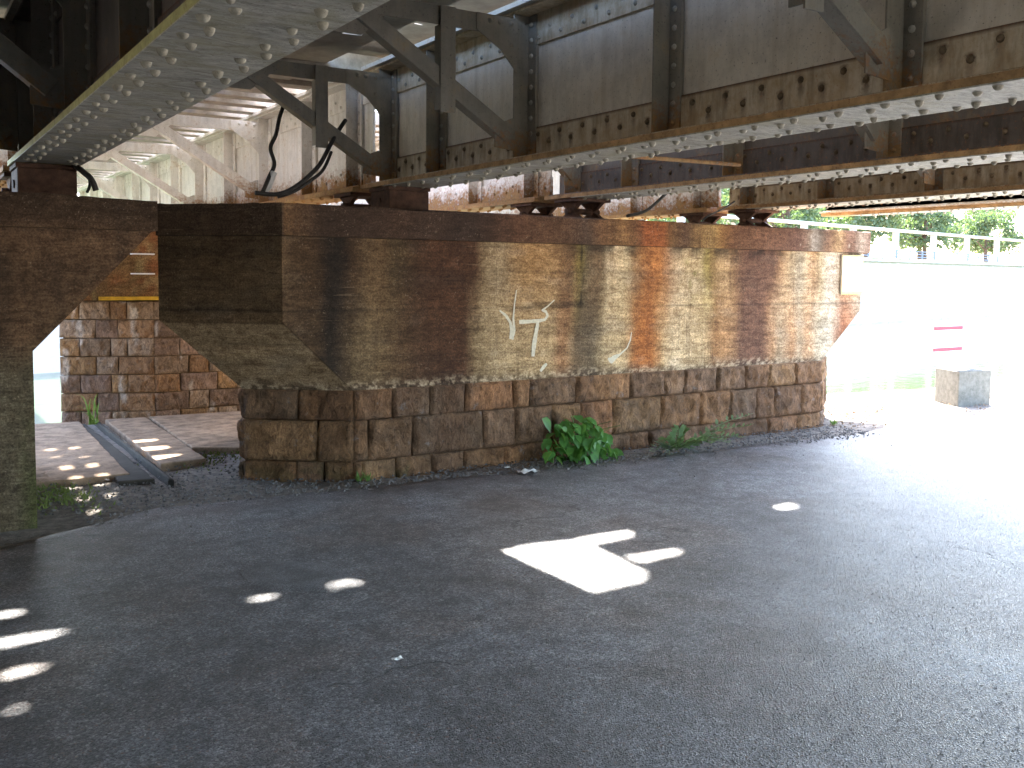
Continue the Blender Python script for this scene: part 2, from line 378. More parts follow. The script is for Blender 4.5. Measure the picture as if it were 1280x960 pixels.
def build_road():
    xs = np.concatenate([np.linspace(-40, -1, 40), np.arange(-.9, 13, .05), np.linspace(13.2, 60, 60)])
    tt = np.linspace(0, 1, 120)
    P = np.zeros((len(xs), len(tt)+1, 3))
    e = road_edge(xs)
    for j, t in enumerate(tt):
        P[:, j, 0] = xs; P[:, j, 1] = -4.2 + (e+4.2)*t
    P[:, -1, 0] = xs; P[:, -1, 1] = e+.015
    X, Y = P[..., 0], P[..., 1]
    z = .012 + .022*(fbm(X*.9, Y*.9)-.5) + .010*(fbm(X*4, Y*4)-.5)
    z[:, -1] = -.06; P[..., 2] = z
    def col(V):
        x, y = V[:, 0], V[:, 1]
        b = np.array([[.185, .187, .192]])*np.ones((len(V), 1))
        n = fbm(x*.8, y*.8+4); b = b*(.6+.8*n)[:, None]
        wear = sstep(.52, .7, fbm(x*1.9+7, y*1.9))[:, None]
        b = b*(1-wear) + wear*np.array([[.165, .150, .142]])
        ed = sstep(.6, 0, np.abs(road_edge(x)-y))[:, None]*.6     # dust washed to the edge
        b = b*(1-ed)+ed*np.array([[.13, .11, .105]])
        bounce = sstep(7.6, 10.0, x+.8*(fbm(x*1.1, y*1.1)-.5))[:, None]*.85     # sunlit road painted paler outside the bridge, to bounce light up
        b = b*(1-bounce)+bounce*np.array([[.36, .34, .31]])
        return b
    mb = MB(); mb.grid(P)
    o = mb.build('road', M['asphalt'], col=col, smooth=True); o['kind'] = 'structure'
build_road()
# smoother repair patch in the road
def patch():
    pts = [onZ(*p, .016) for p in [(300, 716), (318, 706), (350, 701), (392, 703), (425, 712), (446, 722), (452, 733), (440, 742), (405, 741), (372, 739), (340, 738), (312, 728)]]
    c = np.mean(pts, 0); rings = []
    n = len(pts)
    V = [c+[0, 0, .012]] + [c+(p-c)*.8+[0, 0, .010] for p in pts] + [p-[0, 0, .0] for p in pts]
    f = [(0, 1+i, 1+(i+1) % n) for i in range(n)] + [(1+i, 1+n+i, 1+n+(i+1) % n, 1+(i+1) % n) for i in range(n)]
    mb = MB(); mb.add(V, f); o = mb.build('road_patch', M['patch'], smooth=True); o['kind'] = 'structure'
patch()
mb = MB(); mb.add([(-400, 6, -1.2), (900, 6, -1.2), (900, 400, -1.2), (-400, 400, -1.2)], [(0, 1, 2, 3)])
o = mb.build('river_water', M['water']); o['kind'] = 'structure'

# paved apron behind the near pier
ap = bpy.data.objects.new('concrete_apron', None); ap.location = (1.9, 9, 0); COL.objects.link(ap); ap['kind'] = 'structure'
def slab(outline, z, mat, name='paving_slab', th=.12, res=.09):
    xs = np.array([p[0] for p in outline]); ys = np.array([p[1] for p in outline])
    pts = [(x + random.uniform(-.01, .01), y, z-th) for x, y in outline]
    dense = []
    n = len(outline)
    for i in range(n):
        a, b = np.array(outline[i]), np.array(outline[(i+1) % n]); L = np.linalg.norm(b-a); k = max(1, int(L/.12))
        for q in range(k):
            p = a+(b-a)*q/k; nn = np.array([(b-a)[1], -(b-a)[0]])/L
            dense.append(p + nn*(fbm(p[0]*9, p[1]*9)-.5)*.03)
    mb = MB(); mb.prism([(p[0], p[1], z-th) for p in dense], (0, 0, th))
    return mb.build(name, mat, ap, bevel=.012)
slab([(-.5, 7.75), (1.52, 7.75), (1.62, 10.72), (-.5, 10.9)], .035, M['slab'])
slab([(1.80, 7.95), (2.18, 8.0), (2.26, 10.62), (1.86, 10.66)], .045, M['slab'])
slab([(2.20, 8.55), (2.55, 8.35), (3.6, 8.3), (3.6, 10.5), (2.29, 10.60)], .052, M['slab'])
mb = MB(); mb.prism([(1.715, 7.34, -.1), (1.745, 7.28, -.1), (1.785, 10.62, -.1), (1.75, 10.66, -.1)], (0, 0, .15)); mb.build('slab_edge_strip', M['kerb'], ap, bevel=.012)  # dark strip standing in for the right slab's vertical left edge
slab([(1.40, 7.55), (1.655, 7.5), (1.66, 10.6), (1.62, 10.6)], .025, M['kerb'], 'gutter_strip')

# ---------------------------------------------------------------- pier stains (a property of the old concrete)
def prof(tab, y=6.75, py=350):
    xs = np.array([onY(px, py, y)[0] for px, c in tab]); cs = np.array([c for px, c in tab]); return xs, cs
DK = (.045, .034, .026); BR = (.12, .066, .036); RB = (.12, .060, .032); TAN = (.40, .30, .18); CRM = (.60, .53, .40)
OCH = (.36, .24, .12); ORG = (.37, .17, .065); OLV = (.17, .13, .07); GRY = (.42, .41, .37); PUR = (.15, .085, .062)
UP = prof([(352, (.30, .22, .14)), (360, (.26, .19, .12)), (368, (.15, .10, .055)), (398, (.14, .09, .05)), (404, DK), (428, DK), (436, (.13, .08, .045)),
           (450, (.20, .14, .08)), (462, (.33, .24, .14)), (478, (.24, .16, .085)), (490, OLV), (520, BR), (545, (.13, .065, .035)), (570, RB), (598, RB), (607, (.36, .29, .19)), (625, (.42, .36, .26)),
           (642, (.36, .26, .15)), (655, OCH), (690, (.38, .26, .14)), (700, (.27, .18, .10)), (712, (.16, .10, .06)), (722, (.24, .22, .07)), (728, (.07, .06, .045)), (733, (.22, .18, .12)),
           (745, (.15, .10, .06)), (752, (.22, .19, .13)), (760, CRM), (782, (.52, .47, .34)), (791, (.26, .18, .10)), (803, (.30, .15, .06)), (815, ORG), (828, (.44, .20, .07)), (838, (.42, .29, .2)),
           (850, CRM), (875, (.48, .42, .28)), (882, (.30, .28, .10)), (892, (.26, .19, .09)), (905, (.50, .39, .25)), (915, (.30, .21, .12)), (928, PUR), (968, PUR), (976, (.42, .28, .17)), (988, (.55, .46, .32)),
           (998, (.34, .33, .28)), (1008, CRM), (1018, (.42, .27, .15)), (1028, (.48, .44, .3)), (1034, (.60, .60, .58)), (1046, (.50, .47, .41)), (1055, (.35, .27, .2)), (1065, (.4, .36, .3)), (1080, (.45, .45, .42))], py=345)
LO = prof([(352, (.2, .14, .09)), (398, (.13, .09, .05)), (405, DK), (418, DK), (430, (.15, .11, .07)), (443, (.22, .17, .10)), (455, (.34, .27, .17)), (476, (.33, .25, .15)), (500, (.20, .13, .075)),
           (530, (.15, .085, .05)), (560, RB), (583, RB), (598, (.38, .31, .20)), (620, (.48, .40, .27)), (695, (.46, .37, .24)), (700, (.30, .16, .09)), (712, (.36, .25, .15)), (720, (.16, .13, .09)),
           (742, (.13, .11, .08)), (752, (.40, .34, .23)), (760, (.56, .49, .35)), (782, (.52, .43, .28)), (788, ORG), (800, (.40, .16, .05)), (818, (.38, .16, .055)), (826, (.52, .38, .22)), (840, CRM),
           (882, (.55, .46, .31)), (890, (.30, .18, .09)), (903, (.42, .26, .14)), (915, (.34, .22, .13)), (922, PUR), (955, PUR), (962, (.42, .27, .16)), (975, (.36, .32, .25)), (990, (.50, .31, .18)),
           (998, (.40, .37, .3)), (1010, (.48, .32, .2)), (1020, (.42, .42, .37)), (1040, (.45, .46, .43)), (1050, (.33, .15, .09)), (1062, (.34, .17, .1)), (1072, (.45, .45, .42))], py=430)
CAPT = prof([(352, (.14, .09, .05)), (375, (.10, .065, .04)), (400, (.045, .03, .022)), (500, (.06, .038, .027)), (590, (.042, .028, .022)), (640, (.10, .055, .035)), (700, (.11, .065, .04)), (730, (.07, .05, .04)),
             (745, (.15, .09, .05)), (780, (.20, .125, .06)), (797, (.13, .06, .03)), (802, (.26, .095, .035)), (830, (.27, .10, .035)), (836, (.17, .11, .05)), (850, (.13, .08, .05)), (858, (.08, .05, .035)), (865, (.18, .12, .06)),
             (890, (.30, .22, .1)), (900, (.22, .13, .05)), (915, (.15, .08, .045)), (985, PUR), (992, (.16, .09, .07)), (998, (.17, .10, .08)), (1010, (.22, .18, .15)), (1016, (.35, .34, .33)), (1024, (.12, .10, .08)),
             (1034, (.20, .12, .08)), (1045, (.40, .30, .17)), (1054, (.20, .12, .09)), (1068, (.22, .15, .12)), (1072, (.38, .35, .32)), (1087, (.20, .14, .12))], py=285)
def look(T, x):
    lk = lambda q: np.stack([np.interp(q, T[0], T[1][:, i]) for i in range(3)], -1)
    return .4*lk(x)+.2*lk(x-.03)+.2*lk(x+.03)+.1*lk(x-.06)+.1*lk(x+.06)
def pier_col(V, cap=False):
    x, y, z = V[:, 0], V[:, 1], V[:, 2]
    warp = .09*(fbm(x*1.5, z*2.2, y)-.5) + .10*(fbm(x*7, z*2.3, y+3)-.5) + .05*(fbm(x*23, z*9)-.5)
    xw = x+warp
    up, lo = look(UP, xw), look(LO, xw)
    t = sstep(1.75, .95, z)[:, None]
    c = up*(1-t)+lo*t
    c = c*(.5+.5*sstep(3.4, 4.8, x))[:, None]          # stained left half darkened further, for the light falling off leftward
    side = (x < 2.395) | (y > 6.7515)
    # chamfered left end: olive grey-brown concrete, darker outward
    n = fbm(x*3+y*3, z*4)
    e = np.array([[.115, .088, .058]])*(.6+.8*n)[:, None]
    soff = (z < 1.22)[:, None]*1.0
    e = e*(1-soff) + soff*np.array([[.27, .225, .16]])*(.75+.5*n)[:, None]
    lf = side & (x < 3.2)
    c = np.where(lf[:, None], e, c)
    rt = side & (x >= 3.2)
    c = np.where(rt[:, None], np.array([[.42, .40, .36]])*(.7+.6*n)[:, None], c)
    if cap:
        c = look(CAPT, xw)
        c = np.where(lf[:, None], np.array([[.07, .052, .038]])*(.5+1.0*fbm(x*6+y*6, z*7))[:, None], c)
        c = c*(.75+.5*fbm(x*12, z*3, y))[:, None]
        wt = sstep(.70, .8, fbm(x*14, z*14, y*9))[:, None]*sstep(7.2, 8.6, x)[:, None]
        c = c*(1-wt)+wt*np.array([[.55, .54, .52]])
        return c
    # mottling, boards, lines
    m = fbm(x*3+.3*fbm(x*9, z*9), z*15+1.2*fbm(x*2, z*5), y*5, 5)
    c = c*(.68+.64*m)[:, None]
    pale = sstep(.55, .75, fbm(x*4+3, z*9, y))[:, None]*.18
    c = c*(1-pale)+pale*c.mean(1, keepdims=True)*1.3
    bl = .5*np.exp(-((z-1.315-.004*np.sin(x*3))/.006)**2)+.25*np.exp(-((z-1.62)/.005)**2)+.2*np.exp(-((z-1.02)/.005)**2)
    c = c*(1-bl*(.3+.7*fbm(x*6, z*0)))[:, None]
    for q in range(13):                                   # faint board marks of the old formwork
        zq = .80+q*.085+.01*math.sin(q*2.3); bq = (.12 if q % 3 else .32)*np.exp(-((z-zq-.004*(fbm(x*2, q)-.5))/.007)**2)*sstep(.42, .6, fbm(x*1.7, q*3.1))
        c = c*(1-bq)[:, None]
        c = c*(1+(random.Random(q).uniform(-.10, .10))*((z > zq) & (z < zq+.085)))[:, None]
    # black grime under the coping, in runs
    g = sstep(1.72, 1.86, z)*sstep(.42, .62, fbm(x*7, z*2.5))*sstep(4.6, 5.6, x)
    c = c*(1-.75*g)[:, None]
    # crusty junction with the stone
    jn = (sstep(.80, .71, z+.03*(fbm(x*8, z*0)-.5)))[:, None]*.75
    cr = np.where((fbm(x*30, z*40) > .52)[:, None], np.array([[.42, .39, .33]]), np.array([[.07, .055, .045]]))
    c = c*(1-jn)+jn*cr
    # damp dark joint near x of the vertical construction joint
    vj = .8*np.exp(-((x-onY(727, 345, 6.75)[0]-.01*np.sin(z*9))/.008)**2)*sstep(1.25, 1.4, z)
    c = c*(1-vj)[:, None]
    hs = .75*np.exp(-((z-1.345)/.02)**2)*sstep(4.45, 4.7, x)*sstep(5.25, 5.1, x)
    c = c*(1-hs*.9)[:, None]
    gr = sstep(.5, .7, fbm(x*8, z*8, 9))*sstep(.35, .05, np.abs(x-6.45)+np.abs(z-1.6))*.7
    c = c*(1-gr)[:, None]+gr[:, None]*np.array([[.20, .22, .05]])
    return c

PY = 6.75
class Plan:
    """eight-sided pier plan, given the front face extent"""
    def __init__(s, xl, xr, nose, y0=PY, depth=2.3, ch=.69, grow=0.):
        s.p = [(xl, y0), (xr, y0), (xr+nose, y0+ch), (xr, y0+depth), (xl, y0+depth), (xl-nose, y0+ch)]
def face_grid(mb, a, b, c, d, res):
    a, b, c, d = [np.array(t, float) for t in (a, b, c, d)]
    n = max(2, int(max(np.linalg.norm(b-a), np.linalg.norm(c-d))/res)+1); m = max(2, int(max(np.linalg.norm(d-a), np.linalg.norm(c-b))/res)+1)
    u = np.linspace(0, 1, n)[:, None, None]; v = np.linspace(0, 1, m)[None, :, None]
    P = (1-u)*(1-v)*a+u*(1-v)*b+u*v*c+(1-u)*v*d
    mb.grid(P)
def loft(mb, A, za, B, zb, fine=(0, 5), res=.02, coarse=.2):
    n = len(A)
    for i in range(n):
        j = (i+1) % n
        face_grid(mb, (*A[i], za), (*A[j], za), (*B[j], zb), (*B[i], zb), res if i in fine else coarse)
def lid(mb, A, z, up=True):
    f = list(range(len(A)))
    mb.add([(*p, z) for p in A], [f if up else f[::-1]])
XL0, XR0 = 2.955, 8.35; XL1, XR1 = 2.40, 8.98
pA = Plan(XL0, XR0, .69, ch=.52).p; pB = Plan(XL1, XR1, .71).p
pC = Plan(XL1-.012, 9.07, .72, y0=PY-.035, depth=2.37).p
pier = thing('bridge_pier', (5.6, 7.9, 0), 'long rust-streaked concrete pier on rock-faced stone courses, with spray-painted marks', 'bridge pier')
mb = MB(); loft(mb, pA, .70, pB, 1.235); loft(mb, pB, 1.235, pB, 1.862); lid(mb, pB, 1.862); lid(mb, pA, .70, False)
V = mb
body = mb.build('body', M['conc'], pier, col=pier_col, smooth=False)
mb = MB(); loft(mb, pC, 1.865, pC, 2.105, res=.02)
# broken top arris
for arr in mb.v:
    t = arr[:, 2] > 2.09
    arr[t, 2] += -.03*sstep(.45, .8, fbm(arr[t, 0]*2.3, arr[t, 1]*2.3)) - .012*fbm(arr[t, 0]*14, arr[t, 1]*14)
    fr = t & (arr[:, 1] < PY)
    arr[fr, 1] += .02*fbm(arr[fr, 0]*10, 0*arr[fr, 0])
inner = [(p[0]+(.1 if p[0] < 5 else -.1), p[1]+(.1 if p[1] < 7.9 else -.1)) for p in pC]
loft(mb, pC, 2.075, inner, 2.105, fine=(), coarse=.3); lid(mb, inner, 2.105); lid(mb, pC, 1.865, False)
mb.build('coping', M['conc'], pier, col=lambda V: pier_col(V, True))
# core behind the stone courses
core = [(p[0]+(.05 if p[0] < 5 else -.05), p[1]+(.05 if p[1] < 7.9 else -.05)) for p in pA]
mb = MB(); mb.prism([(*p, -.4) for p in core], (0, 0, 1.098)); mb.build('mortar_core', M['mortar'], pier)

def stone(parent, a, b, z0, z1, nrm, tint, seed, depth=.09, rough=.045, gap=.003, nx=9, nz=7, wob=.012):
    """one rock-faced block: a, b plan points of its face, nrm outward normal"""
    a = np.array(a, float); b = np.array(b, float); nrm = np.array(nrm, float); d = b-a; L = np.linalg.norm(d); d = d/L
    nx = max(6, min(24, int(L/.019))); nz = max(6, min(16, int((z1-z0)/.019)+1))
    r = random.Random(seed); ca, cb = r.uniform(-wob, wob), r.uniform(-wob, wob)
    u = np.linspace(0, 1, nx)[:, None]; v = np.linspace(0, 1, nz)[None, :]
    s = gap + (L-2*gap)*u + 0*v; s = s + (ca*(1-u)+cb*u)*(v-.5)*2*.6
    z = z0+gap+(z1-z0-2*gap)*v + 0*u
    s = s + .012*(fbm(s*9+seed, z*9)-.5); z = z + .012*(fbm(s*9, z*9+seed)-.5)
    eu = np.minimum(u, 1-u)*L/.035; ev = np.minimum(v, 1-v)*(z1-z0)/.035
    e = np.clip(np.minimum(eu, ev)*2.6, 0, 1); e = e**.5
    big = fbm(s*6+seed*3.1, z*6)
    h = e*(rough*(.05+1.2*big)+ .05*(fbm(s*20+5*z, z*13+seed, 0, 5)-.5)) - .004
    h = np.maximum(h, -.012)
    P = a[0]+d[0]*s+nrm[0]*h, a[1]+d[1]*s+nrm[1]*h, z
    P = np.stack(P, -1)
    mb = MB(); mb.grid(P)
    # sides going into the core
    idx = [(i, 0) for i in range(nx)] + [(nx-1, j) for j in range(1, nz)] + [(i, nz-1) for i in range(nx-2, -1, -1)] + [(0, j) for j in range(nz-2, 0, -1)]
    ring = np.array([P[i, j] for i, j in idx]); back = ring - np.array([nrm[0], nrm[1], 0])*depth
    n = len(ring); mb.add(np.vstack([ring, back]), [(i, n+i, n+(i+1) % n, (i+1) % n) for i in range(n)])
    return mb.build('stone', M['stone'], parent, col=lambda V: tint(V, seed), smooth=True)
STBASE = [(.30, .165, .085), (.26, .145, .08), (.32, .19, .10), (.24, .145, .09), (.27, .165, .10), (.30, .155, .08)]
def stone_tint(V, seed):
    x, y, z = V[:, 0], V[:, 1], V[:, 2]
    r = random.Random(seed*7+1); b = np.array(r.choice(STBASE))*r.uniform(.8, 1.15)
    c = b[None]*(.35+1.3*fbm(x*9+y*9, z*12, seed, 5))[:, None]
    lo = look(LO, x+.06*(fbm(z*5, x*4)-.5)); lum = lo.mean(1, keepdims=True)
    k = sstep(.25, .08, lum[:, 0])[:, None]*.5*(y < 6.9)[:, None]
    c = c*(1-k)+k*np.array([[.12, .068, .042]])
    kk = (sstep(.5, .75, fbm(x*5, z*3, 4))*.35)[:, None]
    c = c*(1-kk)+kk*np.array([[.20, .145, .10]])
    # damp and moss at foot on the sheltered end
    ms = (sstep(.25, .0, z)*sstep(.5, .65, fbm(x*6, z*6, 2))*(x < 3.4)*.5)[:, None]
    c = c*(1-ms)+ms*np.array([[.09, .10, .04]])
    return c
def joints(px, py): return [onY(p, py, PY)[0] for p in px]
lvl = [(.465, .705), (.145, .465), (-.10, .145)]
fj = [joints([490, 537, 581, 641, 662, 719, 787, 829, 854, 895, 930, 959, 991], 505),
      joints([460, 515, 604, 644, 690, 725, 765, 825, 874, 910, 944, 965, 1000], 545),
      joints([452, 495, 540, 579, 630, 690, 745, 787, 810, 848, 900, 957, 995], 575)]
sd = 11
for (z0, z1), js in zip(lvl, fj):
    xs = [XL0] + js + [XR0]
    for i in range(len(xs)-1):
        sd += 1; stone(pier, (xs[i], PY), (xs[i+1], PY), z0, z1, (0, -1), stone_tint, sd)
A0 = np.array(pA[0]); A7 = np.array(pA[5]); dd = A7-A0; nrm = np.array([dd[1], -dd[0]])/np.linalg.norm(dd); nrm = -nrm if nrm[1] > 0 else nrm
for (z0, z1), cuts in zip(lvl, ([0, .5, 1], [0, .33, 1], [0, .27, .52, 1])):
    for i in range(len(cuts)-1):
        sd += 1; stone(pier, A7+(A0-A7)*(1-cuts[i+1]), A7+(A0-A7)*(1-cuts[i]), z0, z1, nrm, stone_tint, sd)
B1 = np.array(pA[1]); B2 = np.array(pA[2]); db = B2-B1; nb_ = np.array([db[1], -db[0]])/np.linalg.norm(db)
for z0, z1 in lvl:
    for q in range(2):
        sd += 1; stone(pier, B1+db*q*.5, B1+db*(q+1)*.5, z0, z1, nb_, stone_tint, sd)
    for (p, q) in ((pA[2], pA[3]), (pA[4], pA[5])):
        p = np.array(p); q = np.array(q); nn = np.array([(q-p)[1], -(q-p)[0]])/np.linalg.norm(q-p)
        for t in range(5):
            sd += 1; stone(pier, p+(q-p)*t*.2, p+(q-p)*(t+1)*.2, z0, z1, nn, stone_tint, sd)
# spray marks: thin paint ribbons on the front face
def ribbon(mb, pts, w0):
    P = [onY(560+x/4, 280+y/4, PY-.003) for x, y, *q in pts]; W = [(q[0] if (q := t[2:]) else 1) * w0 for t in pts]
    Q = []
    for i in range(len(P)-1):
        for t in np.linspace(0, 1, 5)[:-1]: Q.append((P[i]*(1-t)+P[i+1]*t, W[i]*(1-t)+W[i+1]*t))
    Q.append((P[-1], W[-1])); n = len(Q); V = []
    for i, (p, ww) in enumerate(Q):
        t = Q[min(i+1, n-1)][0]-Q[max(i-1, 0)][0]; t /= np.linalg.norm(t); s = np.array([t[2], 0, -t[0]])
        jt = 1+.25*(random.random()-.5)
        V += [p+s*ww*jt, p-s*ww*jt]
    mb.add(V, [(2*i, 2*i+1, 2*i+3, 2*i+2) for i in range(n-1)])
for strokes in ([[(258, 432, .5), (290, 458, 1), (312, 492, 1.1), (318, 530, 1.2), (316, 575, 1.7)], [(342, 330, .4), (332, 400, .5), (326, 470, .7), (330, 530, 1.1), (318, 577, 1.4)]],
                [[(356, 490, 1.5), (400, 488, 1.3), (455, 484, 1.2), (485, 478, .9), (498, 458, .9), (490, 438, .9), (470, 432, .7), (498, 412, .5), (532, 380, .4)],
                 [(450, 486, 1.2), (440, 540, 1.5), (430, 600, 1.7), (424, 662, 1.3)]],
                [[(462, 736, .8), (478, 715, 1.5), (494, 698, .8)]],
                [[(918, 540, .3), (912, 580, .5), (895, 620, .5), (860, 652, .6), (832, 668, 2.0), (818, 682, 2.6), (800, 672, .6)]]):
    mb = MB()
    for i_s, s_ in enumerate(strokes):
        ribbon(mb, s_, .0125)
        if i_s: mb.v[-1][:, 1] -= .002
    mb.build('painted_mark', M['graf'], pier)

# enamel sign on the pier's far end
p0 = onY(1052.5, 320, PY-.02); p1 = onY(1077, 368, PY-.02)
sg = thing('sign_board', (float(p0[0]+.1), PY-.02, float(p1[2])), 'small faded white upright sign fixed to the end of the rusty pier', 'sign')
x0, x1, z0, z1 = p0[0], p1[0], onY(1064, 368, PY-.02)[2], onY(1064, 319, PY-.02)[2]
mb = MB(); mb.box(x0, x1, PY-.024, PY-.004, z0, z1); mb.build('panel', M['sign'], sg, bevel=.003)
mb = MB(); mb.box(x0, x1, PY-.027, PY-.0245, z1-.02, z1); mb.box(x0, x1, PY-.027, PY-.0245, z0, z0+.03); mb.box(x0, x0+.012, PY-.027, PY-.0245, z0+.03, z1-.02); mb.box(x1-.012, x1, PY-.027, PY-.0245, z0+.03, z1-.02)
mb.build('edging', M['sign_edge'], sg)
mb = MB()
for q in range(6):
    zz = z1-.075-q*.042; wq = [.05, .10, .13, .12, .13, .08][q]
    mb.box(x0+.05, x0+.05+wq, PY-.0265, PY-.0242, zz, zz+.007)
mb.build('faint_lines', M['sign_edge'], sg)

# near pier at the left edge: cantilevered cap on a column
lp = thing('bridge_pier', (-.6, 7.6, 0), 'dark shaded concrete pier with cantilevered cap above its mossy column', 'bridge pier')
def lcol(V):
    x, y, z = V[:, 0], V[:, 1], V[:, 2]
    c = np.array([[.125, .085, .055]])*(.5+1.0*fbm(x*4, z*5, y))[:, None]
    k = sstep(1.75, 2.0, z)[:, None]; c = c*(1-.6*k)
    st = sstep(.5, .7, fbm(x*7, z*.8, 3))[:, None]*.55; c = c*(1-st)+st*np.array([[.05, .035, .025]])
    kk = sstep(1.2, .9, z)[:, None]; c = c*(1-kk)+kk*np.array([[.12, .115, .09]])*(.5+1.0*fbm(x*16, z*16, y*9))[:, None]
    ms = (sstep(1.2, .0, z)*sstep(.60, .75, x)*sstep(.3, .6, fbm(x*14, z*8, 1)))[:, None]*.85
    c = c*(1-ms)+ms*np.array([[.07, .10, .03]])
    return c
LY = 6.55
prof_ = [(.735, -.3), (.735, 1.10), (1.455, 1.845), (1.455, 1.86), (-3.0, 1.86), (-3.0, 1.10), (-2.3, 1.1), (-2.3, -.3)]
mb = MB()
face_grid(mb, (-.6, LY, -.3), (.735, LY, -.3), (.735, LY, 1.10), (-.6, LY, 1.10), .03)
face_grid(mb, (-.6, LY, 1.10), (.735, LY, 1.10), (1.455, LY, 1.86), (-.6, LY, 1.86), .03)
mb.box(-2.3, -.6, LY, LY+2, -.3, 1.1); mb.box(-3, -.6, LY, LY+2, 1.1, 1.86)
face_grid(mb, (.735, LY, -.3), (.735, LY+2, -.3), (.735, LY+2, 1.10), (.735, LY, 1.10), .05)
face_grid(mb, (.735, LY, 1.10), (.735, LY+2, 1.10), (1.455, LY+2, 1.86), (1.455, LY, 1.86), .05)
face_grid(mb, (.735, LY+2, -.3), (-.6, LY+2, -.3), (-.6, LY+2, 1.1), (.735, LY+2, 1.1), .3)
face_grid(mb, (.735, LY+2, 1.10), (-.6, LY+2, 1.10), (-.6, LY+2, 1.86), (1.455, LY+2, 1.86), .3)
mb.add([(-.6, LY, 1.86), (1.455, LY, 1.86), (1.455, LY+2, 1.86), (-.6, LY+2, 1.86)], [(0, 1, 2, 3)])
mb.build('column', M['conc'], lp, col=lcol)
mb = MB()
face_grid(mb, (-.6, LY-.02, 1.862), (1.485, LY-.02, 1.862), (1.485, LY-.02, 2.06), (-.6, LY-.02, 2.10), .03)
face_grid(mb, (1.485, LY-.02, 1.862), (1.485, LY+2, 1.862), (1.485, LY+2, 2.06), (1.485, LY-.02, 2.06), .05)
face_grid(mb, (-.6, LY-.02, 2.10), (1.485, LY-.02, 2.06), (1.485, LY+2, 2.06), (-.6, LY+2, 2.10), .06)
for arr in mb.v:
    t = arr[:, 2] > 2.03
    arr[t, 2] += .022*(fbm(arr[t, 0]*5, arr[t, 1]*5)-.5) - .012*fbm(arr[t, 0]*18, arr[t, 1]*18)
mb.box(-3.0, -.6, LY-.02, LY+2, 1.862, 2.08)
mb.add([(-.6, LY-.02, 1.862), (1.485, LY-.02, 1.862), (1.485, LY+2, 1.862), (-.6, LY+2, 1.862)], [(3, 2, 1, 0)])
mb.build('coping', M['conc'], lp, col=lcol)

# far stone pier seen through the gap
fp = thing('bridge_pier', (3.0, 12.0, -.3), 'weathered squared-stone pier with yellow stripe, seen through the gap between concrete piers', 'bridge pier')
FY = 10.85
def far_tint(V, seed):
    x, y, z = V[:, 0], V[:, 1], V[:, 2]
    r = random.Random(seed*5+3)
    b = np.array(r.choice([(.34, .22, .13), (.33, .25, .18), (.36, .24, .13), (.32, .235, .19), (.37, .29, .22), (.29, .21, .16)]))*r.uniform(.85, 1.2)
    c = b[None]*(.65+.7*fbm(x*8+y*8, z*9, seed))[:, None]
    wt = (sstep(.66, .74, fbm(x*9, z*3, 5))*.8)[:, None]
    return c*(1-wt)+wt*np.array([[.62, .60, .58]])
C0 = np.array((2.41, FY)); C1 = np.array((1.52, FY+.42)); C2 = np.array((5.6, FY+.02))
def chain(a, b, z0, z1, n, nrm, off):
    d = b-a; cuts = [0]+[ (i+1+off*.5*(1 if i % 2 else -1)*.3)/n for i in range(n-1)]+[1]
    global sd
    for i in range(n):
        sd += 1; stone(fp, a+d*cuts[i], a+d*cuts[i+1], z0, z1, nrm, far_tint, sd, rough=.02, gap=.005, wob=.006)
dn = C1-C0; n1 = np.array([dn[1], -dn[0]])/np.linalg.norm(dn); n1 = n1 if n1[1] < 0 else -n1
for q in range(8):
    z0 = -.33+q*.2; z1 = z0+.2; o_ = 1 if q % 2 else -1
    chain(C1, C0, z0, z1, 3+(q % 2), n1, o_)
    chain(C0, C2, z0, z1, 10, (0, -1), o_)
mb = MB(); base = [(C0[0]+.0, C0[1]+.03), (C2[0], C2[1]+.03), (5.6, FY+2.2), (2.1, FY+2.2), (C1[0]+.05, C1[1]+.05)]
mb.prism([(*p, -1.6) for p in base], (0, 0, 2.87)); mb.build('mortar_core', M['mortar'], fp)
up = [(1.60, FY-.02), (5.6, FY-.02), (5.6, FY+2.2), (2.1, FY+2.2), (1.46, FY+.4)]
mb = MB(); loft(mb, up, 1.285, up, 2.25, fine=(0, 4), res=.04); lid(mb, up, 2.25); lid(mb, up, 1.285, False)
def fcol(V):
    x, y, z = V[:, 0], V[:, 1], V[:, 2]
    n = fbm(x*7, z*7, y); c = np.array([[.20, .10, .045]])*(.4+1.2*n)[:, None]
    w1 = sstep(.52, .68, fbm(x*11, z*8, 2))[:, None]*.7; c = c*(1-w1)+w1*np.array([[.30, .26, .15]])
    gg = sstep(.5, .7, fbm(x*5, z*5, 8))[:, None]*.4; return c*(1-gg)+gg*np.array([[.12, .15, .08]])
mb.build('upper_wall', M['conc'], fp, col=fcol)
mb = MB(); mb.box(1.85, 5.6, FY-.045, FY-.022, 1.286, 1.325); mb.build('yellow_stripe', M['yellow'], fp)
for zz in (1.57, 1.78):
    mb = MB(); mb.tube([(2.18, FY-.02, zz), (2.18, FY-.12, zz), (2.40, FY-.12, zz), (2.40, FY-.02, zz)], .008, 6); mb.build('rung', M['white'], fp)

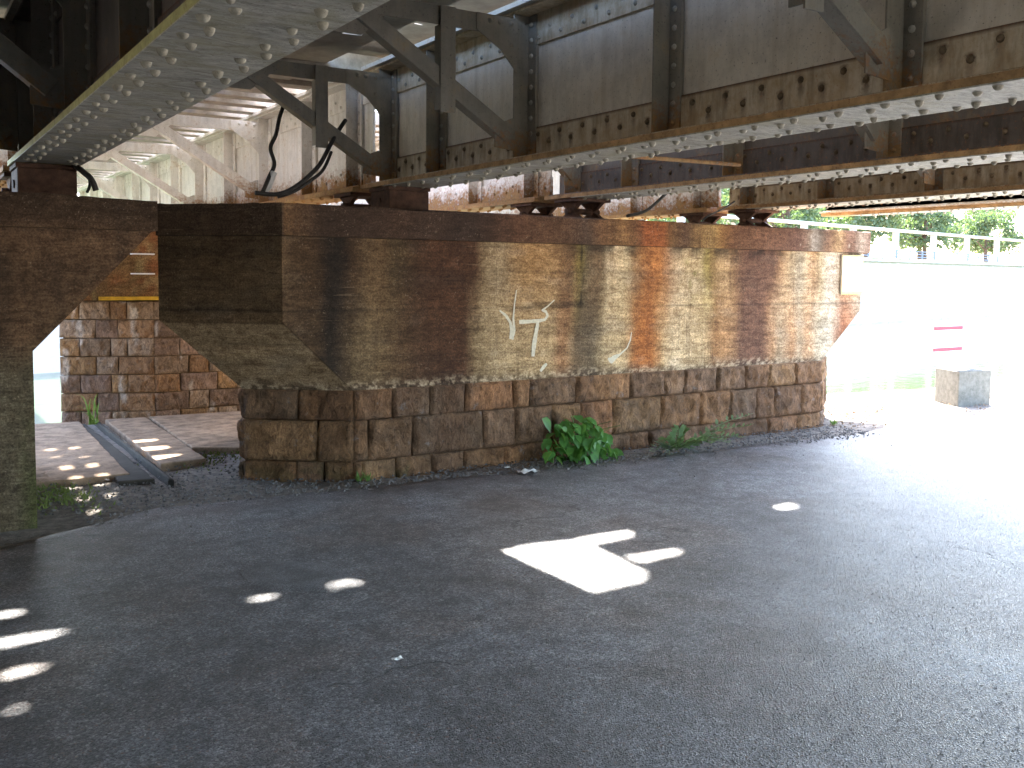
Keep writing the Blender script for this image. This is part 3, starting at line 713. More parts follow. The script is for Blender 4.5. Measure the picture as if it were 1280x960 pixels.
# ---------------------------------------------------------------- rivets (shared meshes)
def dome_mesh(name, axis, mat, r=.019, h=.019, seg=8):
    V = []; prof = [(1.0, 0), (.88, .42), (.55, .83)]
    for (a, b) in prof:
        for q in range(seg):
            t = 2*math.pi*q/seg; V.append((r*a*math.cos(t), r*a*math.sin(t), h*b))
    V.append((0, 0, h)); f = []
    for i in range(2):
        f += [(i*seg+q, i*seg+(q+1) % seg, (i+1)*seg+(q+1) % seg, (i+1)*seg+q) for q in range(seg)]
    f += [(2*seg+q, 2*seg+(q+1) % seg, 3*seg) for q in range(seg)]
    Q = Vector((0, 0, 1)).rotation_difference(Vector(axis)).to_matrix()
    me = bpy.data.meshes.new(name); me.from_pydata([tuple(Q @ Vector(v)) for v in V], [], f); me.materials.append(mat)
    me.polygons.foreach_set('use_smooth', [True]*len(me.polygons)); return me
_rr = random.Random(3)
RV = {(m, a): dome_mesh('rivet', ax, M[m], *( (.021, .026) if a == 'd' else (.018, .017))) for m in ('steel', 'under', 'pale', 'web', 'brace', 'rivrust', 'rivunder')
      for a, ax in (('d', (0, 0, -1)), ('l', (-1, 0, 0)), ('f', (0, -1, 0)), ('r', (1, 0, 0)))}
def rivets_joined(pos, axis, mat, parent, r=.018, h=.016):
    mb = MB(); Q = Vector((0, 0, 1)).rotation_difference(Vector(axis)).to_matrix(); seg = 6
    base = [Q @ Vector((r*math.cos(t), r*math.sin(t), 0)) for t in np.linspace(0, 2*math.pi, seg+1)[:-1]] + [Q @ Vector((.6*r*math.cos(t), .6*r*math.sin(t), .75*h)) for t in np.linspace(0, 2*math.pi, seg+1)[:-1]] + [Q @ Vector((0, 0, h))]
    base = np.array([tuple(v) for v in base])
    f = [(q, (q+1) % seg, seg+(q+1) % seg, seg+q) for q in range(seg)] + [(seg+q, seg+(q+1) % seg, 2*seg) for q in range(seg)]
    for p in pos: mb.add(base+np.array(p), f)
    mb.build('rivets', mat, parent, kind='stuff')

# ---------------------------------------------------------------- girders
ZB = 2.34; HW = .213
def girder(xc, y0, y1, label, stiff, mats, zb=ZB, hw=HW, depth=1.08, riv='full', group='riveted plate girders of the bridge', vis=(1.0, 99)):
    g = thing('plate_girder', (xc, (y0+y1)/2, zb), label, 'girder', group)
    ms, mw, mu = mats[:3]; S = M[ms]; LG = M[mats[3]] if len(mats) > 3 else S; ED = M[mats[4]] if len(mats) > 4 else S; rv = 'rivrust' if len(mats) > 3 else ms
    zt = zb+depth
    mb = MB(); mb.box(xc-.006, xc+.006, y0, y1, zb+.0425, zt-.034); mb.build('web', M[mw], g)
    yc0, yc1 = max(y0, -50), y1-.45 if y1 < 9 else y1
    mb = MB(); mb.box(xc-hw, xc+hw, y0+.02, yc1, zb, zb+.007); mb.build('cover_plate', M[mu], g, bevel=.002)
    mb = MB(); mb.box(xc-hw+.003, xc+hw-.003, y0, y1, zb+.0075, zb+.0415); mb.build('bottom_flange', ED, g)
    mb = MB(); mb.box(xc-hw+.01, xc+hw-.01, y0, y1, zt-.034, zt); mb.build('top_flange', S, g)
    for s in (-1, 1):
        a = lambda t: (xc+s*.0065, xc+s*t) if s > 0 else (xc-t, xc-.0065)
        for zz, up in ((zb+.042, 1), (zt-.0345, -1)):
            mb = MB(); x0, x1 = a(.155); q0, q1 = sorted((zz, zz+up*.018)); mb.box(x0, x1, y0, y1, q0, q1)
            x0, x1 = a(.022); q0, q1 = sorted((zz+up*.018, zz+up*.225)); mb.box(x0, x1, y0, y1, q0, q1)
            mb.build('flange_angle', LG, g, bevel=.003)
        for y in stiff:
            mb = MB(); x0, x1 = a(.036); x0, x1 = (x0+s*.0162, x1) if s > 0 else (x0, x1-.0162)
            mb.box(x0, x1, y-.105, y-.0125, zb+.06, zt-.06)       # flat leg
            x0, x1 = a(.150); x0, x1 = (x0+s*.0162, x1) if s > 0 else (x0, x1-.0162)
            mb.box(x0, x1, y-.012, y, zb+.056, zt-.056)
            # packing under the stiffener between the flange angles
            x0, x1 = a(.0222); mb.box(x0, x1, y-.102, y-.004, zb+.262, zt-.262)
            mb.build('stiffener', M['brace'] if ms == 'steel' else S, g, bevel=.002)
            if riv in ('full', 'some') and s == -1:
                P = [(xc-.036, y-.055, z) for z in np.arange(zb+.12, zt-.1, .105)]
                if riv == 'full' and vis[0] < y < vis[1]:
                    for p in P: inst('rivet', RV[('steel' if ms == 'steel' else ms, 'l')], g, p)
                else: rivets_joined(P, (-1, 0, 0), S, g)
    pit = .25
    lo, hi = max(y0+.12, vis[0]), min(yc1-.06, vis[1])
    far_ = []
    for q, dx in enumerate((-.165, -.108, .098, .152)):
        y = y0+.12 + (pit/2 if q % 2 else 0)
        while y < yc1-.06:
            if lo <= y <= hi and riv == 'full': inst('rivet', RV[('rivunder' if mu == 'under' else mu, 'd')], g, (xc+dx+_rr.uniform(-.005, .005), y+_rr.uniform(-.007, .007), zb), scale=(_q := _rr.uniform(.82, 1.08), _q, _rr.uniform(.6, 1.05)))
            else: far_.append((xc+dx, y, zb))
            y += pit
    if riv != 'none': rivets_joined(far_, (0, 0, -1), M[mu], g, .021, .024)
    side = []
    for q, (dz, xf) in enumerate(((.155, .022), (.215, .022))):
        y = y0+.08+(pit/2 if q % 2 else 0)
        while y < y1-.05:
            skip = any(s_-.12 < y < s_+.02 for s_ in stiff)
            if not skip:
                if lo <= y <= y1 and riv == 'full': inst('rivet', RV[(rv, 'l')], g, (xc-xf, y, zb+dz))
                else: side.append((xc-xf, y, zb+dz))
            side.append((xc-xf, y, zt-dz)); y += pit
    if riv != 'none' and side: rivets_joined(side, (-1, 0, 0), S, g)
    return g
ST = [1.25, 2.65, 4.15, 5.58, 6.85, 7.72]
near = ('steel', 'web', 'under', 'leg', 'edge')
X1, X2, X3, X4 = .955, 3.775, 5.78, 8.20
girder(X1, -4, 7.85, 'weathered grey girder crossing the top left corner, its broad riveted underside showing', ST, ('steel', 'shadeweb', 'under', 'shadeleg', 'lichen'), vis=(2.2, 9))
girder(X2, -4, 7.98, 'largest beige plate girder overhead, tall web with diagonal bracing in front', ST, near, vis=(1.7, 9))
girder(X3, -4, 7.98, 'dark-webbed girder between the beige girder and the outer riveted girder', ST, ('steel', 'shadeweb', 'under', 'shadeleg', 'edge'), vis=(1.9, 9))
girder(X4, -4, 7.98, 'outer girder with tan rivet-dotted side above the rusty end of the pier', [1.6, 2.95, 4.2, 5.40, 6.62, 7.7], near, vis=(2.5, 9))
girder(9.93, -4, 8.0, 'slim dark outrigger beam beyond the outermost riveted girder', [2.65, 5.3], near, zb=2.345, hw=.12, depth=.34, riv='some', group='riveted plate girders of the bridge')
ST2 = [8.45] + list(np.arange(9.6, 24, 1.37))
girder(-1.35, -4, 7.85, 'unseen girder added beyond the top left corner to block light', ST, ('steel', 'shadeweb', 'under'), riv='none')  # unseen girder added to keep light off the left girder's web
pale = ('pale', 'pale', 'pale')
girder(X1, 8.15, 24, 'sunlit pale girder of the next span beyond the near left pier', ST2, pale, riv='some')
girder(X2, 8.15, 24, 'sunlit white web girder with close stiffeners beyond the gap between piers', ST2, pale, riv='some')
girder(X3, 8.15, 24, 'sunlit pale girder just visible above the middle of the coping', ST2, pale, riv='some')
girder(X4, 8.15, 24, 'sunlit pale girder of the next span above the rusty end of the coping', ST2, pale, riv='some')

# ---------------------------------------------------------------- cross frames
def lbar(mb, p0, p1, wdt=.105, th=.011, leg=.085, y=0.):
    """angle bar in the XZ plane at depth y: face plate + leg along its lower edge"""
    a = np.array([p0[0], y, p0[1]]); b = np.array([p1[0], y, p1[1]]); d = b-a; L = np.linalg.norm(d); d = d/L
    n = np.array([-d[2], 0, d[0]]); n = n if n[2] > 0 or abs(n[2]) < 1e-6 and n[0] > 0 else -n
    c = (a+b)/2
    mb.obox(c, d*L, (0, th, 0), n*wdt)
    mb.obox(c-n*(wdt/2-th/2)+np.array([0, leg/2+th/2+.0002, 0]), d*L, (0, leg, 0), n*th)
def cross_frame(y, xa, xb, label, mat, post=True, group='cross frames bracing the girders'):
    fr = thing('cross_frame', ((xa+xb)/2, y, 2.4), label, 'cross bracing', group)
    xm = (xa+xb)/2; zt = 3.26; zl = 2.54; m = M[mat]; e0, e1 = xa+.155, xb-.155
    mb = MB(); mb.box(e0, e1, y-.018, y-.007, zt-.06, zt+.06); mb.box(e0, e1, y-.0068, y+.085, zt+.048, zt+.06); mb.build('strut', m, fr, bevel=.002)
    for s, e in ((-1, e0), (1, e1)):
        mb = MB(); lbar(mb, (xm+s*.06, zt-.03), (e-s*.06, zl), y=y-.0305); mb.build('diagonal', m, fr, bevel=.002)
        mb = MB()
        mb.prism([(e, y-.0068, zl-.10), (e-s*.16, y-.0068, zl-.10+.015), (e-s*.16, y-.0068, zl+.06), (e-s*.02, y-.0068, zl+.12), (e, y-.0068, zl+.12)], (0, .009, 0)); mb.build('gusset_plate', m, fr)
        mb = MB(); mb.prism([(e, y-.0285, zt+.06), (e-s*.32, y-.0285, zt+.06), (e-s*.32, y-.0285, zt-.05), (e-s*.13, y-.0285, zt-.16), (e, y-.0285, zt-.30)], (0, .0098, 0)); mb.build('gusset_plate', m, fr)
    mb = MB(); mb.prism([(xm-.28, y-.0052, zt-.06), (xm-.12, y-.0052, zt-.2), (xm+.12, y-.0052, zt-.2), (xm+.28, y-.0052, zt-.06)], (0, .008, 0)); mb.build('gusset_plate', m, fr)
    if post:
        px = xm+(xb-xm)*.50; f_ = .44
        mb = MB(); mb.box(px-.055, px+.055, y-.056, y-.0448, zt-.62, zt+.055); mb.box(px-.055, px-.044, y-.0445, y+.03, zt-.60, zt-.062); mb.build('post', m, fr, bevel=.002)
    P = [(px_, y-.0285, z_) for s, e in ((-1, e0), (1, e1)) for px_, z_ in ((e-s*.05, zt+.02), (e-s*.14, zt+.02), (e-s*.05, zt-.12), (e-s*.22, zt+.02))]
    for p in P: inst('rivet', RV[('brace' if mat == 'brace' else 'pale', 'f')], fr, p)
    return fr
fl = {2.62: 'dark cross frame nearest overhead, its diagonal meeting the beige girder top right',
      5.55: 'dark cross frame with post and long diagonal in front of the beige web, upper middle',
      7.70: 'dark cross frame over the pier, framing bright sky and cable behind'}
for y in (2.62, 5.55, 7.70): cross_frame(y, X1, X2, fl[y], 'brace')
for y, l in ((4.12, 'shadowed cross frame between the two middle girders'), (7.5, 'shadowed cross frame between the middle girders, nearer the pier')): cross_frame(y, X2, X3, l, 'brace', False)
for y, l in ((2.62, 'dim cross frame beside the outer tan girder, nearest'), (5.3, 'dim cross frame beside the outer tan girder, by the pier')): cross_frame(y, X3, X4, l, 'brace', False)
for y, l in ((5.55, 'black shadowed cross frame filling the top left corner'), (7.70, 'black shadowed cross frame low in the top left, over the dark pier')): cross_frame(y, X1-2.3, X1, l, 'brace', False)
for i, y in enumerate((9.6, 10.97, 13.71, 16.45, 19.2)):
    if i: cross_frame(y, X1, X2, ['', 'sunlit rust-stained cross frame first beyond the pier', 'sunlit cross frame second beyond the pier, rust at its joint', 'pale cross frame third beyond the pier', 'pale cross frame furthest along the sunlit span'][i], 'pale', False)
ed = thing('light_block_plate', (0, 7.86, 2.4), 'solid plate added above the dark left pier to block light from behind', 'diaphragm')  # solid plate added to block the bright next span behind
mb = MB(); mb.box(-1.6, .93, 7.86, 7.872, 2.50, 3.40); mb.build('plate', M['brace'], ed)
mb = MB(); mb.box(-1.6, .93, 7.78, 7.858, 2.50, 2.512); mb.box(-1.6, .93, 7.845, 7.858, 2.5122, 2.60); mb.build('edge_angle', M['brace'], ed)
# light bar strung between girders
mb = MB(); a = onZ(780, 195, 2.40); b = onZ(925, 206, 2.40); mb.tube([a, b], .014, 6)
tag(mb.build('tie_rod', M['steel']), 'thin pale rod running between two girder bottoms above the pier', 'rod')
# bars under the deck
for xx, l in ((2.36, 'dark lengthwise stringer under the deck between bracing frames'),):
    mb = MB(); mb.box(xx-.05, xx+.05, -4, 7.9, 3.385, 3.397); mb.box(xx+.04, xx+.05, -4, 7.9, 3.32, 3.3848)
    tag(mb.build('deck_stringer', M['brace'], bevel=.002), l, 'stringer')

# ---------------------------------------------------------------- deck over the road
dk = thing('bridge_deck', (4, 2, 3.4), 'dark plated bridge deck seen from below between the girders', 'bridge deck')
holes = []       # (x0,x1,y0,y1) invented openings, shaped to throw the sun patches
def lift(px, py, z):                       # where the sun ray through this road point crosses height z
    p = onZ(px, py, .02); return p[0]+SUN.x/SUN.z*(z-.02), p[1]+SUN.y/SUN.z*(z-.02)
ZD = 3.46
def plate(x0, x1, y0, y1, z=ZD):
    mb = MB(); mb.box(x0, x1, y0, y1, z, z+.025); return mb.build('deck_plate', M['deck'], dk)
def plates_with_holes(x0, x1, y0, y1, z, polys):
    """one sheet of plate with the given convex openings, built by clipping cells"""
    bm = bmesh.new(); vs = [bm.verts.new(p) for p in ((x0, y0, z), (x1, y0, z), (x1, y1, z), (x0, y1, z))]; bm.faces.new(vs)
    for poly in polys:
        c = np.mean(poly, 0); n = len(poly); pl = []
        for i in range(n):
            a = np.array(poly[i]); b = np.array(poly[(i+1) % n]); d = b-a; nn = np.array([d[1], -d[0]]); nn = nn if nn@(a-c) > 0 else -nn
            pl.append((a, nn))
            near_ = [f for f in bm.faces if (np.array(f.calc_center_median()[:2])-c)@(np.array(f.calc_center_median()[:2])-c) < 1e9]
            geom = list(set([v for f in near_ for v in f.verts]) | set([e for f in near_ for e in f.edges])) + near_
            bmesh.ops.bisect_plane(bm, geom=geom, plane_co=(*a, z), plane_no=(*nn, 0), dist=1e-6)
        kill = [f for f in bm.faces if all((np.array(f.calc_center_median()[:2])-a)@nn < 0 for a, nn in pl)]
        bmesh.ops.delete(bm, geom=kill, context='FACES')
    ret = bmesh.ops.extrude_face_region(bm, geom=list(bm.faces))
    bmesh.ops.translate(bm, vec=(0, 0, .02), verts=[v for v in ret['geom'] if isinstance(v, bmesh.types.BMVert)])
    bmesh.ops.recalc_face_normals(bm, faces=bm.faces)
    me = bpy.data.meshes.new('deck_plate'); bm.to_mesh(me); bm.free(); me.materials.append(M['deck'])
    me.transform(Matrix.Translation(-dk.location)); o = bpy.data.objects.new('deck_plate', me); o.parent = dk; COL.objects.link(o)
SP = [  # outlines of the sun patches on the road
    [(612, 690), (660, 678), (722, 672), (762, 690), (806, 712), (800, 724), (740, 738), (700, 732), (650, 708)],
    [(722, 670), (788, 660), (786, 668), (735, 679)],
    [(782, 692), (848, 683), (846, 690), (800, 700)],
    [(314, 744), (355, 739), (355, 743), (318, 748)], [(412, 731), (447, 724), (450, 728), (418, 736)], [(458, 722), (476, 718), (474, 721), (460, 724)],
    [(908, 638), (938, 634), (940, 637), (914, 642)], [(968, 630), (992, 626), (992, 633), (974, 635)],
    [(0, 795), (48, 787), (92, 783), (62, 792), (20, 802), (-2, 806)], [(4, 836), (32, 828), (60, 827), (48, 835), (10, 843)], [(-2, 764), (28, 760), (26, 766), (0, 770)], [(14, 880), (30, 876), (30, 882), (18, 885)]]
polys = [[lift(px, py, ZD) for px, py in s] for s in SP]
polys_up = [[lift(px, py, 3.66) for px, py in s] for s in SP]
def clipsel(x0, x1, y0, y1, up=False):
    return [p for p in (polys_up if up else polys) if x0 < np.mean([q[0] for q in p]) < x1 and y0 < np.mean([q[1] for q in p]) < y1]
strips = [(-34, .95), (.955, 3.33), (3.22, 5.78), (5.785, 8.88)]  # deck carried far left and past the pier to keep light out
for i, (a, b) in enumerate(strips):
    ycuts = [-4.25, -1.5, 1.0, 3.5, 5.2, 9.35]
    for j in range(len(ycuts)-1):
        y0, y1 = ycuts[j]+.002, ycuts[j+1]-.002
        zz = (3.66 if i == 2 else ZD) + (.003 if (i+j) % 2 else 0)
        plates_with_holes(a, b, y0, y1, zz, clipsel(a, b, y0, y1, i == 2))
# unseen abutment behind the viewer, cut short and made pale to shape fill light
mb = MB(); mb.box(-34, 1.6, -5.2, -4.3, -.2, 3.4)
ab = mb.build('unseen_abutment', M['fill_abut']); ab['kind'] = 'structure'

# next span: open timber sleepers and rails
tk = thing('railway_track', (X1+1.4, 16, 3.42), 'open sleepered track of the sunlit next span, sleepers seen from below', 'track')
sm = None
y = 8.3; i = 0
while y < 24:
    if sm is None:
        mb = MB(); mb.box(-1.95, 1.95, -.1, .1, 0, .16); o = mb.build('sleeper', M['timber'], tk, bevel=.006)
        sm = o; o.location = Vector((X1+1.41, y, 3.425))-tk.location
        L = np.array(tk.location); 
        for v in o.data.vertices: v.co = v.co + tk.location
    else:
        c = sm.copy(); COL.objects.link(c); c.parent = tk; c.location = Vector((X1+1.41, y, 3.425))-tk.location
    y += .46
for x in (1.83, 2.89):
    mb = MB(); mb.box(x-.035, x+.035, 8.2, 24, 3.60, 3.72); mb.box(x-.06, x+.06, 8.2, 24, 3.587, 3.5995); mb.build('rail', M['rust'], tk)
for q, px in enumerate([1.91, 2.125, 2.34, 2.555, 3.0, 3.215]):  # planks added over the sleepers to block sun streaks on the slab
    wq = .205
    mb = MB(); mb.box(px, px+wq, 8.2, 24, 3.587, 3.625-.004*(q % 2)); mb.build('sun_block_plank', M['timber'], tk, bevel=.004)
tk2 = thing('railway_track', (7, 16, 3.42), 'second open sleepered track of the next span, beyond the first', 'track')
y = 8.3
while y < 24:
    c = sm.copy(); COL.objects.link(c); c.parent = tk2; c.location = Vector((X3+1.2, y, 3.425))-tk2.location; y += .46
for x in (X3+.2, X4-.2):
    mb = MB(); mb.box(x-.035, x+.035, 8.2, 24, 3.60, 3.72); mb.build('rail', M['rust'], tk2)

# ---------------------------------------------------------------- bearings
def bearing(x, y, label, zt=ZB, zb=2.075, solid=False):
    t = thing('bridge_bearing', (x, y, zb), label, 'bearing', 'iron bearings seating the girders')
    mb = MB(); mb.box(x-.24, x+.24, y-.22, y+.22, zb, zb+.045); mb.build('base_plate', M['rust'], t, bevel=.004)
    mb = MB(); mb.box(x-.2, x+.2, y-.2, y+.2, zt-.032, zt-.001); mb.build('sole_plate', M['rust'], t, bevel=.004)
    for q in (-.13, .13):
        for s, z0, z1 in ((1, zb+.0455, (zb+zt)/2), (-1, zt-.0325, (zb+zt)/2)):
            mb = MB(); mb.prism([(x+q-.02, y-.17, z0), (x+q-.02, y+.17, z0), (x+q-.02, y+.04, z1-s*.004), (x+q-.02, y-.04, z1-s*.004)], (.04, 0, 0)); mb.build('rib', M['rust'], t)
    if solid:
        mb = MB(); mb.box(x-.19, x+.19, y-.19, y+.19, zb+.0452, zt-.0322); mb.build('pedestal', M['rust'], t, bevel=.01)
    mb = MB(); mb.tube([(x-.2, y, (zb+zt)/2), (x+.2, y, (zb+zt)/2)], .03, 10); mb.build('pin', M['rust'], t)
nm = ['dark left girder', 'largest beige girder', 'dark-webbed middle girder', 'outer tan girder']
for i, x in enumerate((X1, X2, X3, X4)):
    zb_ = 2.07 if i == 0 else 2.10
    bearing(x, 7.62, 'rusty iron bearing under the '+nm[i], zb=zb_, solid=i in (0, 1))
    bearing(x, 8.42, 'next span iron bearing behind the one under the '+nm[i], zb=zb_)

# ---------------------------------------------------------------- cables
def bez(P, n=24):
    P = [Vector(p) for p in P]; out = []
    m = len(P)
    for i in range(m-1):
        p0 = P[max(i-1, 0)]; p1 = P[i]; p2 = P[i+1]; p3 = P[min(i+2, m-1)]
        for t in np.linspace(0, 1, 8)[:-1]:
            out.append(.5*((2*p1)+(p2-p0)*t+(2*p0-5*p1+4*p2-p3)*t*t+(3*p1-p0-3*p2+p3)*t**3))
    return out+[P[-1]]
def cable(pts, r, label, mat='cable', y=7.2):
    mb = MB(); mb.tube(bez([onY(a, b, yy) for a, b, yy in pts]), r, 8)
    tag(mb.build('cable', M[mat], smooth=True), label, 'cable')
cable([(432, 150, 7.75), (420, 168, 7.7), (412, 183, 7.6), (400, 205, 7.5), (385, 221, 7.4), (365, 236, 7.3), (345, 243, 7.3), (319, 241, 7.3)], .018, 'thick black cable sagging onto the coping under the sunlit span')
cable([(414, 190, 7.65), (404, 212, 7.55), (388, 226, 7.45), (366, 240, 7.35), (347, 246, 7.35)], .014, 'thinner black cable lying just beneath the thick one')
cable([(360, 118, 7.95), (350, 145, 7.95), (345, 168, 7.9), (338, 185, 7.9), (343, 205, 7.85), (336, 222, 7.8), (328, 241, 7.5)], .017, 'dark cable hanging straight down beside the rivetted pale stiffener')
cable([(342, 216, 7.83), (337, 228, 7.8), (332, 237, 7.7)], .030, 'pale wrapped sleeve on the hanging cable', 'white')
cable([(84, 198, 7.6), (90, 203, 7.5), (103, 214, 7.3), (114, 224, 7.2), (120, 238, 7.2)], .020, 'frayed dark cable dropping beside the weathered girder end')
cable([(96, 208, 7.5), (110, 220, 7.3), (112, 232, 7.25), (109, 240, 7.2)], .010, 'thin loose strand beside the frayed cable')
cable([(838, 236, 7.5), (822, 252, 7.35), (806, 264, 7.2), (784, 270, 7.1)], .016, 'curved cable above the coping, right of the middle bearing')
cable([(918, 252, 7.2), (902, 262, 7.1), (885, 270, 7.0), (878, 276, 7.0)], .010, 'thin dark cable over the rusty coping by the outer bearing')

# ---------------------------------------------------------------- bollard block, striped board
t = thing('concrete_block', (11.45, 7.15, 0), 'square concrete block on the river bank holding a white post', 'concrete block')
a = np.array((11.14, 6.90)); u = np.array((.575, -.085)); v = np.array((.27, .50))
mb = MB(); mb.prism([(*a, -.1), (*(a+u), -.1), (*(a+u+v), -.1), (*(a+v), -.1)], (0, 0, .54)); mb.build('body', M['block'], t, bevel=.015)
c = a+u*.62+v*.45
t2 = thing('barrier_post', (c[0], c[1], .44), 'white post with a panel bearing two red bands, standing in the concrete block', 'post')
mb = MB(); mb.tube([(c[0], c[1], .441), (c[0], c[1], 1.12)], .075, 16); mb.build('pole', M['white'], t2)
mb = MB(); mb.tube([(c[0], c[1], 1.12), (c[0], c[1], 1.15)], .085, 16); mb.build('cap', M['white'], t2)
pl = a+u*.12-v*.02; pr = a+u*.12+u*.62-v*.02
xa, xb = onY(1164, 430, 7.05)[0], onY(1200, 430, 7.05)[0]
mb = MB(); mb.box(xa, xb+.17, 7.02, 7.05, .55, 1.06); mb.build('panel', M['white'], t2, bevel=.01)
for zz in (.95, .685):
    mb = MB(); mb.box(xa-.002, xb, 7.0165, 7.0195, zz, zz+.045); mb.build('red_band', M['red'], t2)

# ---------------------------------------------------------------- far bank
A = np.array([61., 39.]); D = np.array([57.4, 10.5]); D /= np.linalg.norm(D); N = np.array([-D[1], D[0]])
def fb(s, off, z): p = A+D*s+N*off; return (p[0], p[1], z)
mb = MB(); mb.add([fb(-160, 1.2, 2.82), fb(400, 1.2, 2.82), fb(400, 500, 3.0), fb(-160, 500, 3.0)], [(0, 1, 2, 3)]); o = mb.build('far_bank_ground', M['slab']); o['kind'] = 'structure'
ew = thing('embankment_wall', fb(0, 0, -1.6), 'long pale river wall along the far bank', 'wall')
for s in range(-80, 160, 8):
    mb = MB(); mb.prism([fb(s, 0, -1.7), fb(s, 1.6, 2.6), fb(s, 2.0, 2.6), fb(s, 2.0, -1.7)], tuple(np.array([D[0], D[1], 0])*7.96)); mb.build('wall_panel', M['bank'], ew)
mb = MB(); mb.prism([fb(-80, 1.3, 2.605), fb(-80, 1.3, 2.85), fb(-80, 2.0, 2.85), fb(-80, 2.0, 2.605)], tuple(np.array([D[0], D[1], 0])*240)); mb.build('coping', M['bank'], ew)
# platform frame with posts
pf = thing('post_frame', fb(0, 3, 2.83), 'pale row of posts carrying one long beam on the far bank', 'canopy frame')
for s in range(-44, 60, 1):
    pass
ps = -7.6
ss = [ps + i*6.2 for i in range(-4, 9)]
for s in ss:
    mb = MB(); p = fb(s, 3, 2.82); mb.box(p[0]-.16, p[0]+.16, p[1]-.16, p[1]+.16, 2.82, 4.75); mb.build('post', M['post'], pf)
p = np.array(fb(ss[0]-1, 3, 4.75)); q = np.array(fb(ss[-1]+1, 3, 4.75)); c = (p+q)/2; d = q-p; L = np.linalg.norm(d)
mb = MB(); mb.obox(c+[0, 0, .11], d, np.array([-d[1], d[0], 0])/L*.3, (0, 0, .2)); mb.build('beam', M['post'], pf)
rl = thing('railing', fb(0, 2.2, 2.85), 'low grey railing along the top of the far embankment', 'railing')
for zz in (3.0, 3.2, 3.38):
    p = np.array(fb(-30, 1.7, zz)); q = np.array(fb(60, 1.7, zz)); c = (p+q)/2; d = q-p
    mb = MB(); mb.obox(c, d, np.array([-d[1], d[0], 0])/np.linalg.norm(d)*.05, (0, 0, .05)); mb.build('rail', M['grey'], rl)
for s in np.arange(-30, 60, 2.0):
    p = fb(s, 1.7, 0); mb = MB(); mb.box(p[0]-.04, p[0]+.04, p[1]-.04, p[1]+.04, 2.852, 3.44); mb.build('baluster', M['grey'], rl)
# small white van parked behind the pier's end
vn = thing('parked_van', fb(-12.5, 5, 2.83), 'small white van parked on the far bank beside the pier end', 'van')
vl = Vector(vn.location)
def vbox(s0, s1, o0, o1, z0, z1, name, mat, bev=.05):
    mb = MB(); mb.prism([fb(s0, o0, z0), fb(s1, o0, z0), fb(s1, o1, z0), fb(s0, o1, z0)], (0, 0, z1-z0)); return mb.build(name, M[mat], vn, bevel=bev)
mb = MB(); mb.prism([fb(-14.6, 4.2, 3.05), fb(-10.7, 4.2, 3.05), fb(-10.7, 4.2, 3.6), fb(-11.5, 4.2, 4.1), fb(-14.6, 4.2, 4.1)], tuple(np.array([N[0], N[1], 0])*1.5)); mb.build('body', M['white'], vn, bevel=.05)
for s0, s1 in ((-14.4, -13.4), (-13.2, -12.3), (-12.1, -11.5)): vbox(s0, s1, 4.18, 4.196, 3.62, 3.95, 'window', 'glass', 0)
for s in (-13.9, -11.5):
    p = np.array(fb(s, 4.15, 3.1)); q = np.array(fb(s, 4.35, 3.1)); mb = MB(); mb.tube([p, q], .28, 14); mb.build('wheel', M['cable'], vn)
# grey-roofed building behind the trees
bd = thing('low_building', fb(3, 22, 2.9), 'low pale building with a grey-blue flat roof among the far trees', 'building')
mb = MB(); mb.prism([fb(-6, 22, 2.9), fb(9, 22, 2.9), fb(9, 30, 2.9), fb(-6, 30, 2.9)], (0, 0, 3.9)); mb.build('wall', M['bank'], bd)
mb = MB(); mb.prism([fb(-7, 21, 6.803), fb(10, 21, 6.803), fb(10, 31, 6.803), fb(-7, 31, 6.803)], (0, 0, .45)); mb.build('roof', M['grey'], bd)
for s in (-4, 0, 4):
    mb = MB(); mb.prism([fb(s, 21.99, 4.2), fb(s+1.6, 21.99, 4.2), fb(s+1.6, 21.96, 4.2), fb(s, 21.96, 4.2)], (0, 0, 1.3)); mb.build('window', M['glass'], bd)

# ---------------------------------------------------------------- trees
def crown_mesh(seed, H, W, n=5200, leaf=.46):
    r = np.random.RandomState(seed); cl = []
    for i in range(34):
        a = r.uniform(0, 2*math.pi); rr = W*.5*r.uniform(.1, .85)**.7; z = H*r.uniform(.28, .95)
        rr *= (1-.55*max(0, z/H-.45)); cl.append((rr*math.cos(a), rr*math.sin(a), z, W*r.uniform(.10, .2)))
    V = []; Fc = []
    for i in range(n):
        c = cl[r.randint(len(cl))]; d = r.normal(size=3); d /= np.linalg.norm(d); rad = c[3]*r.uniform(.6, 1.1)
        p = np.array(c[:3])+d*rad*np.array([1, 1, .8]); a = r.normal(size=3); a /= np.linalg.norm(a); b = np.cross(a, r.normal(size=3)); b /= np.linalg.norm(b); s = leaf*r.uniform(.5, 1.2)
        k = len(V); V += [p-a*s*.5, p+b*s*.3, p+a*s*.5, p-b*s*.3]; Fc.append((k, k+1, k+2, k+3))
    me = bpy.data.meshes.new('crown'); me.from_pydata([tuple(v) for v in V], [], Fc); me.materials.append(M['tree'])
    mb = MB(); mb.tube([(0, 0, -.2), (.1, 0, H*.3), (0, .1, H*.6), (.1, 0, H*.8)], W*.035, 8, .3)
    for q in range(7):
        c = cl[q]; mb.tube([(0, 0, H*.25+q*.08*H*.5), (c[0]*.5, c[1]*.5, (H*.3+c[2])/2), c[:3]], W*.014, 6, .3)
    t = mb.build('trunk_proto', M['bark'], loc=(0, 0, 0)); tm = t.data; tm.name = 'trunk'; bpy.data.objects.remove(t)
    return me, tm
protos = [crown_mesh(s, 9, 8) for s in (1, 2, 3)]
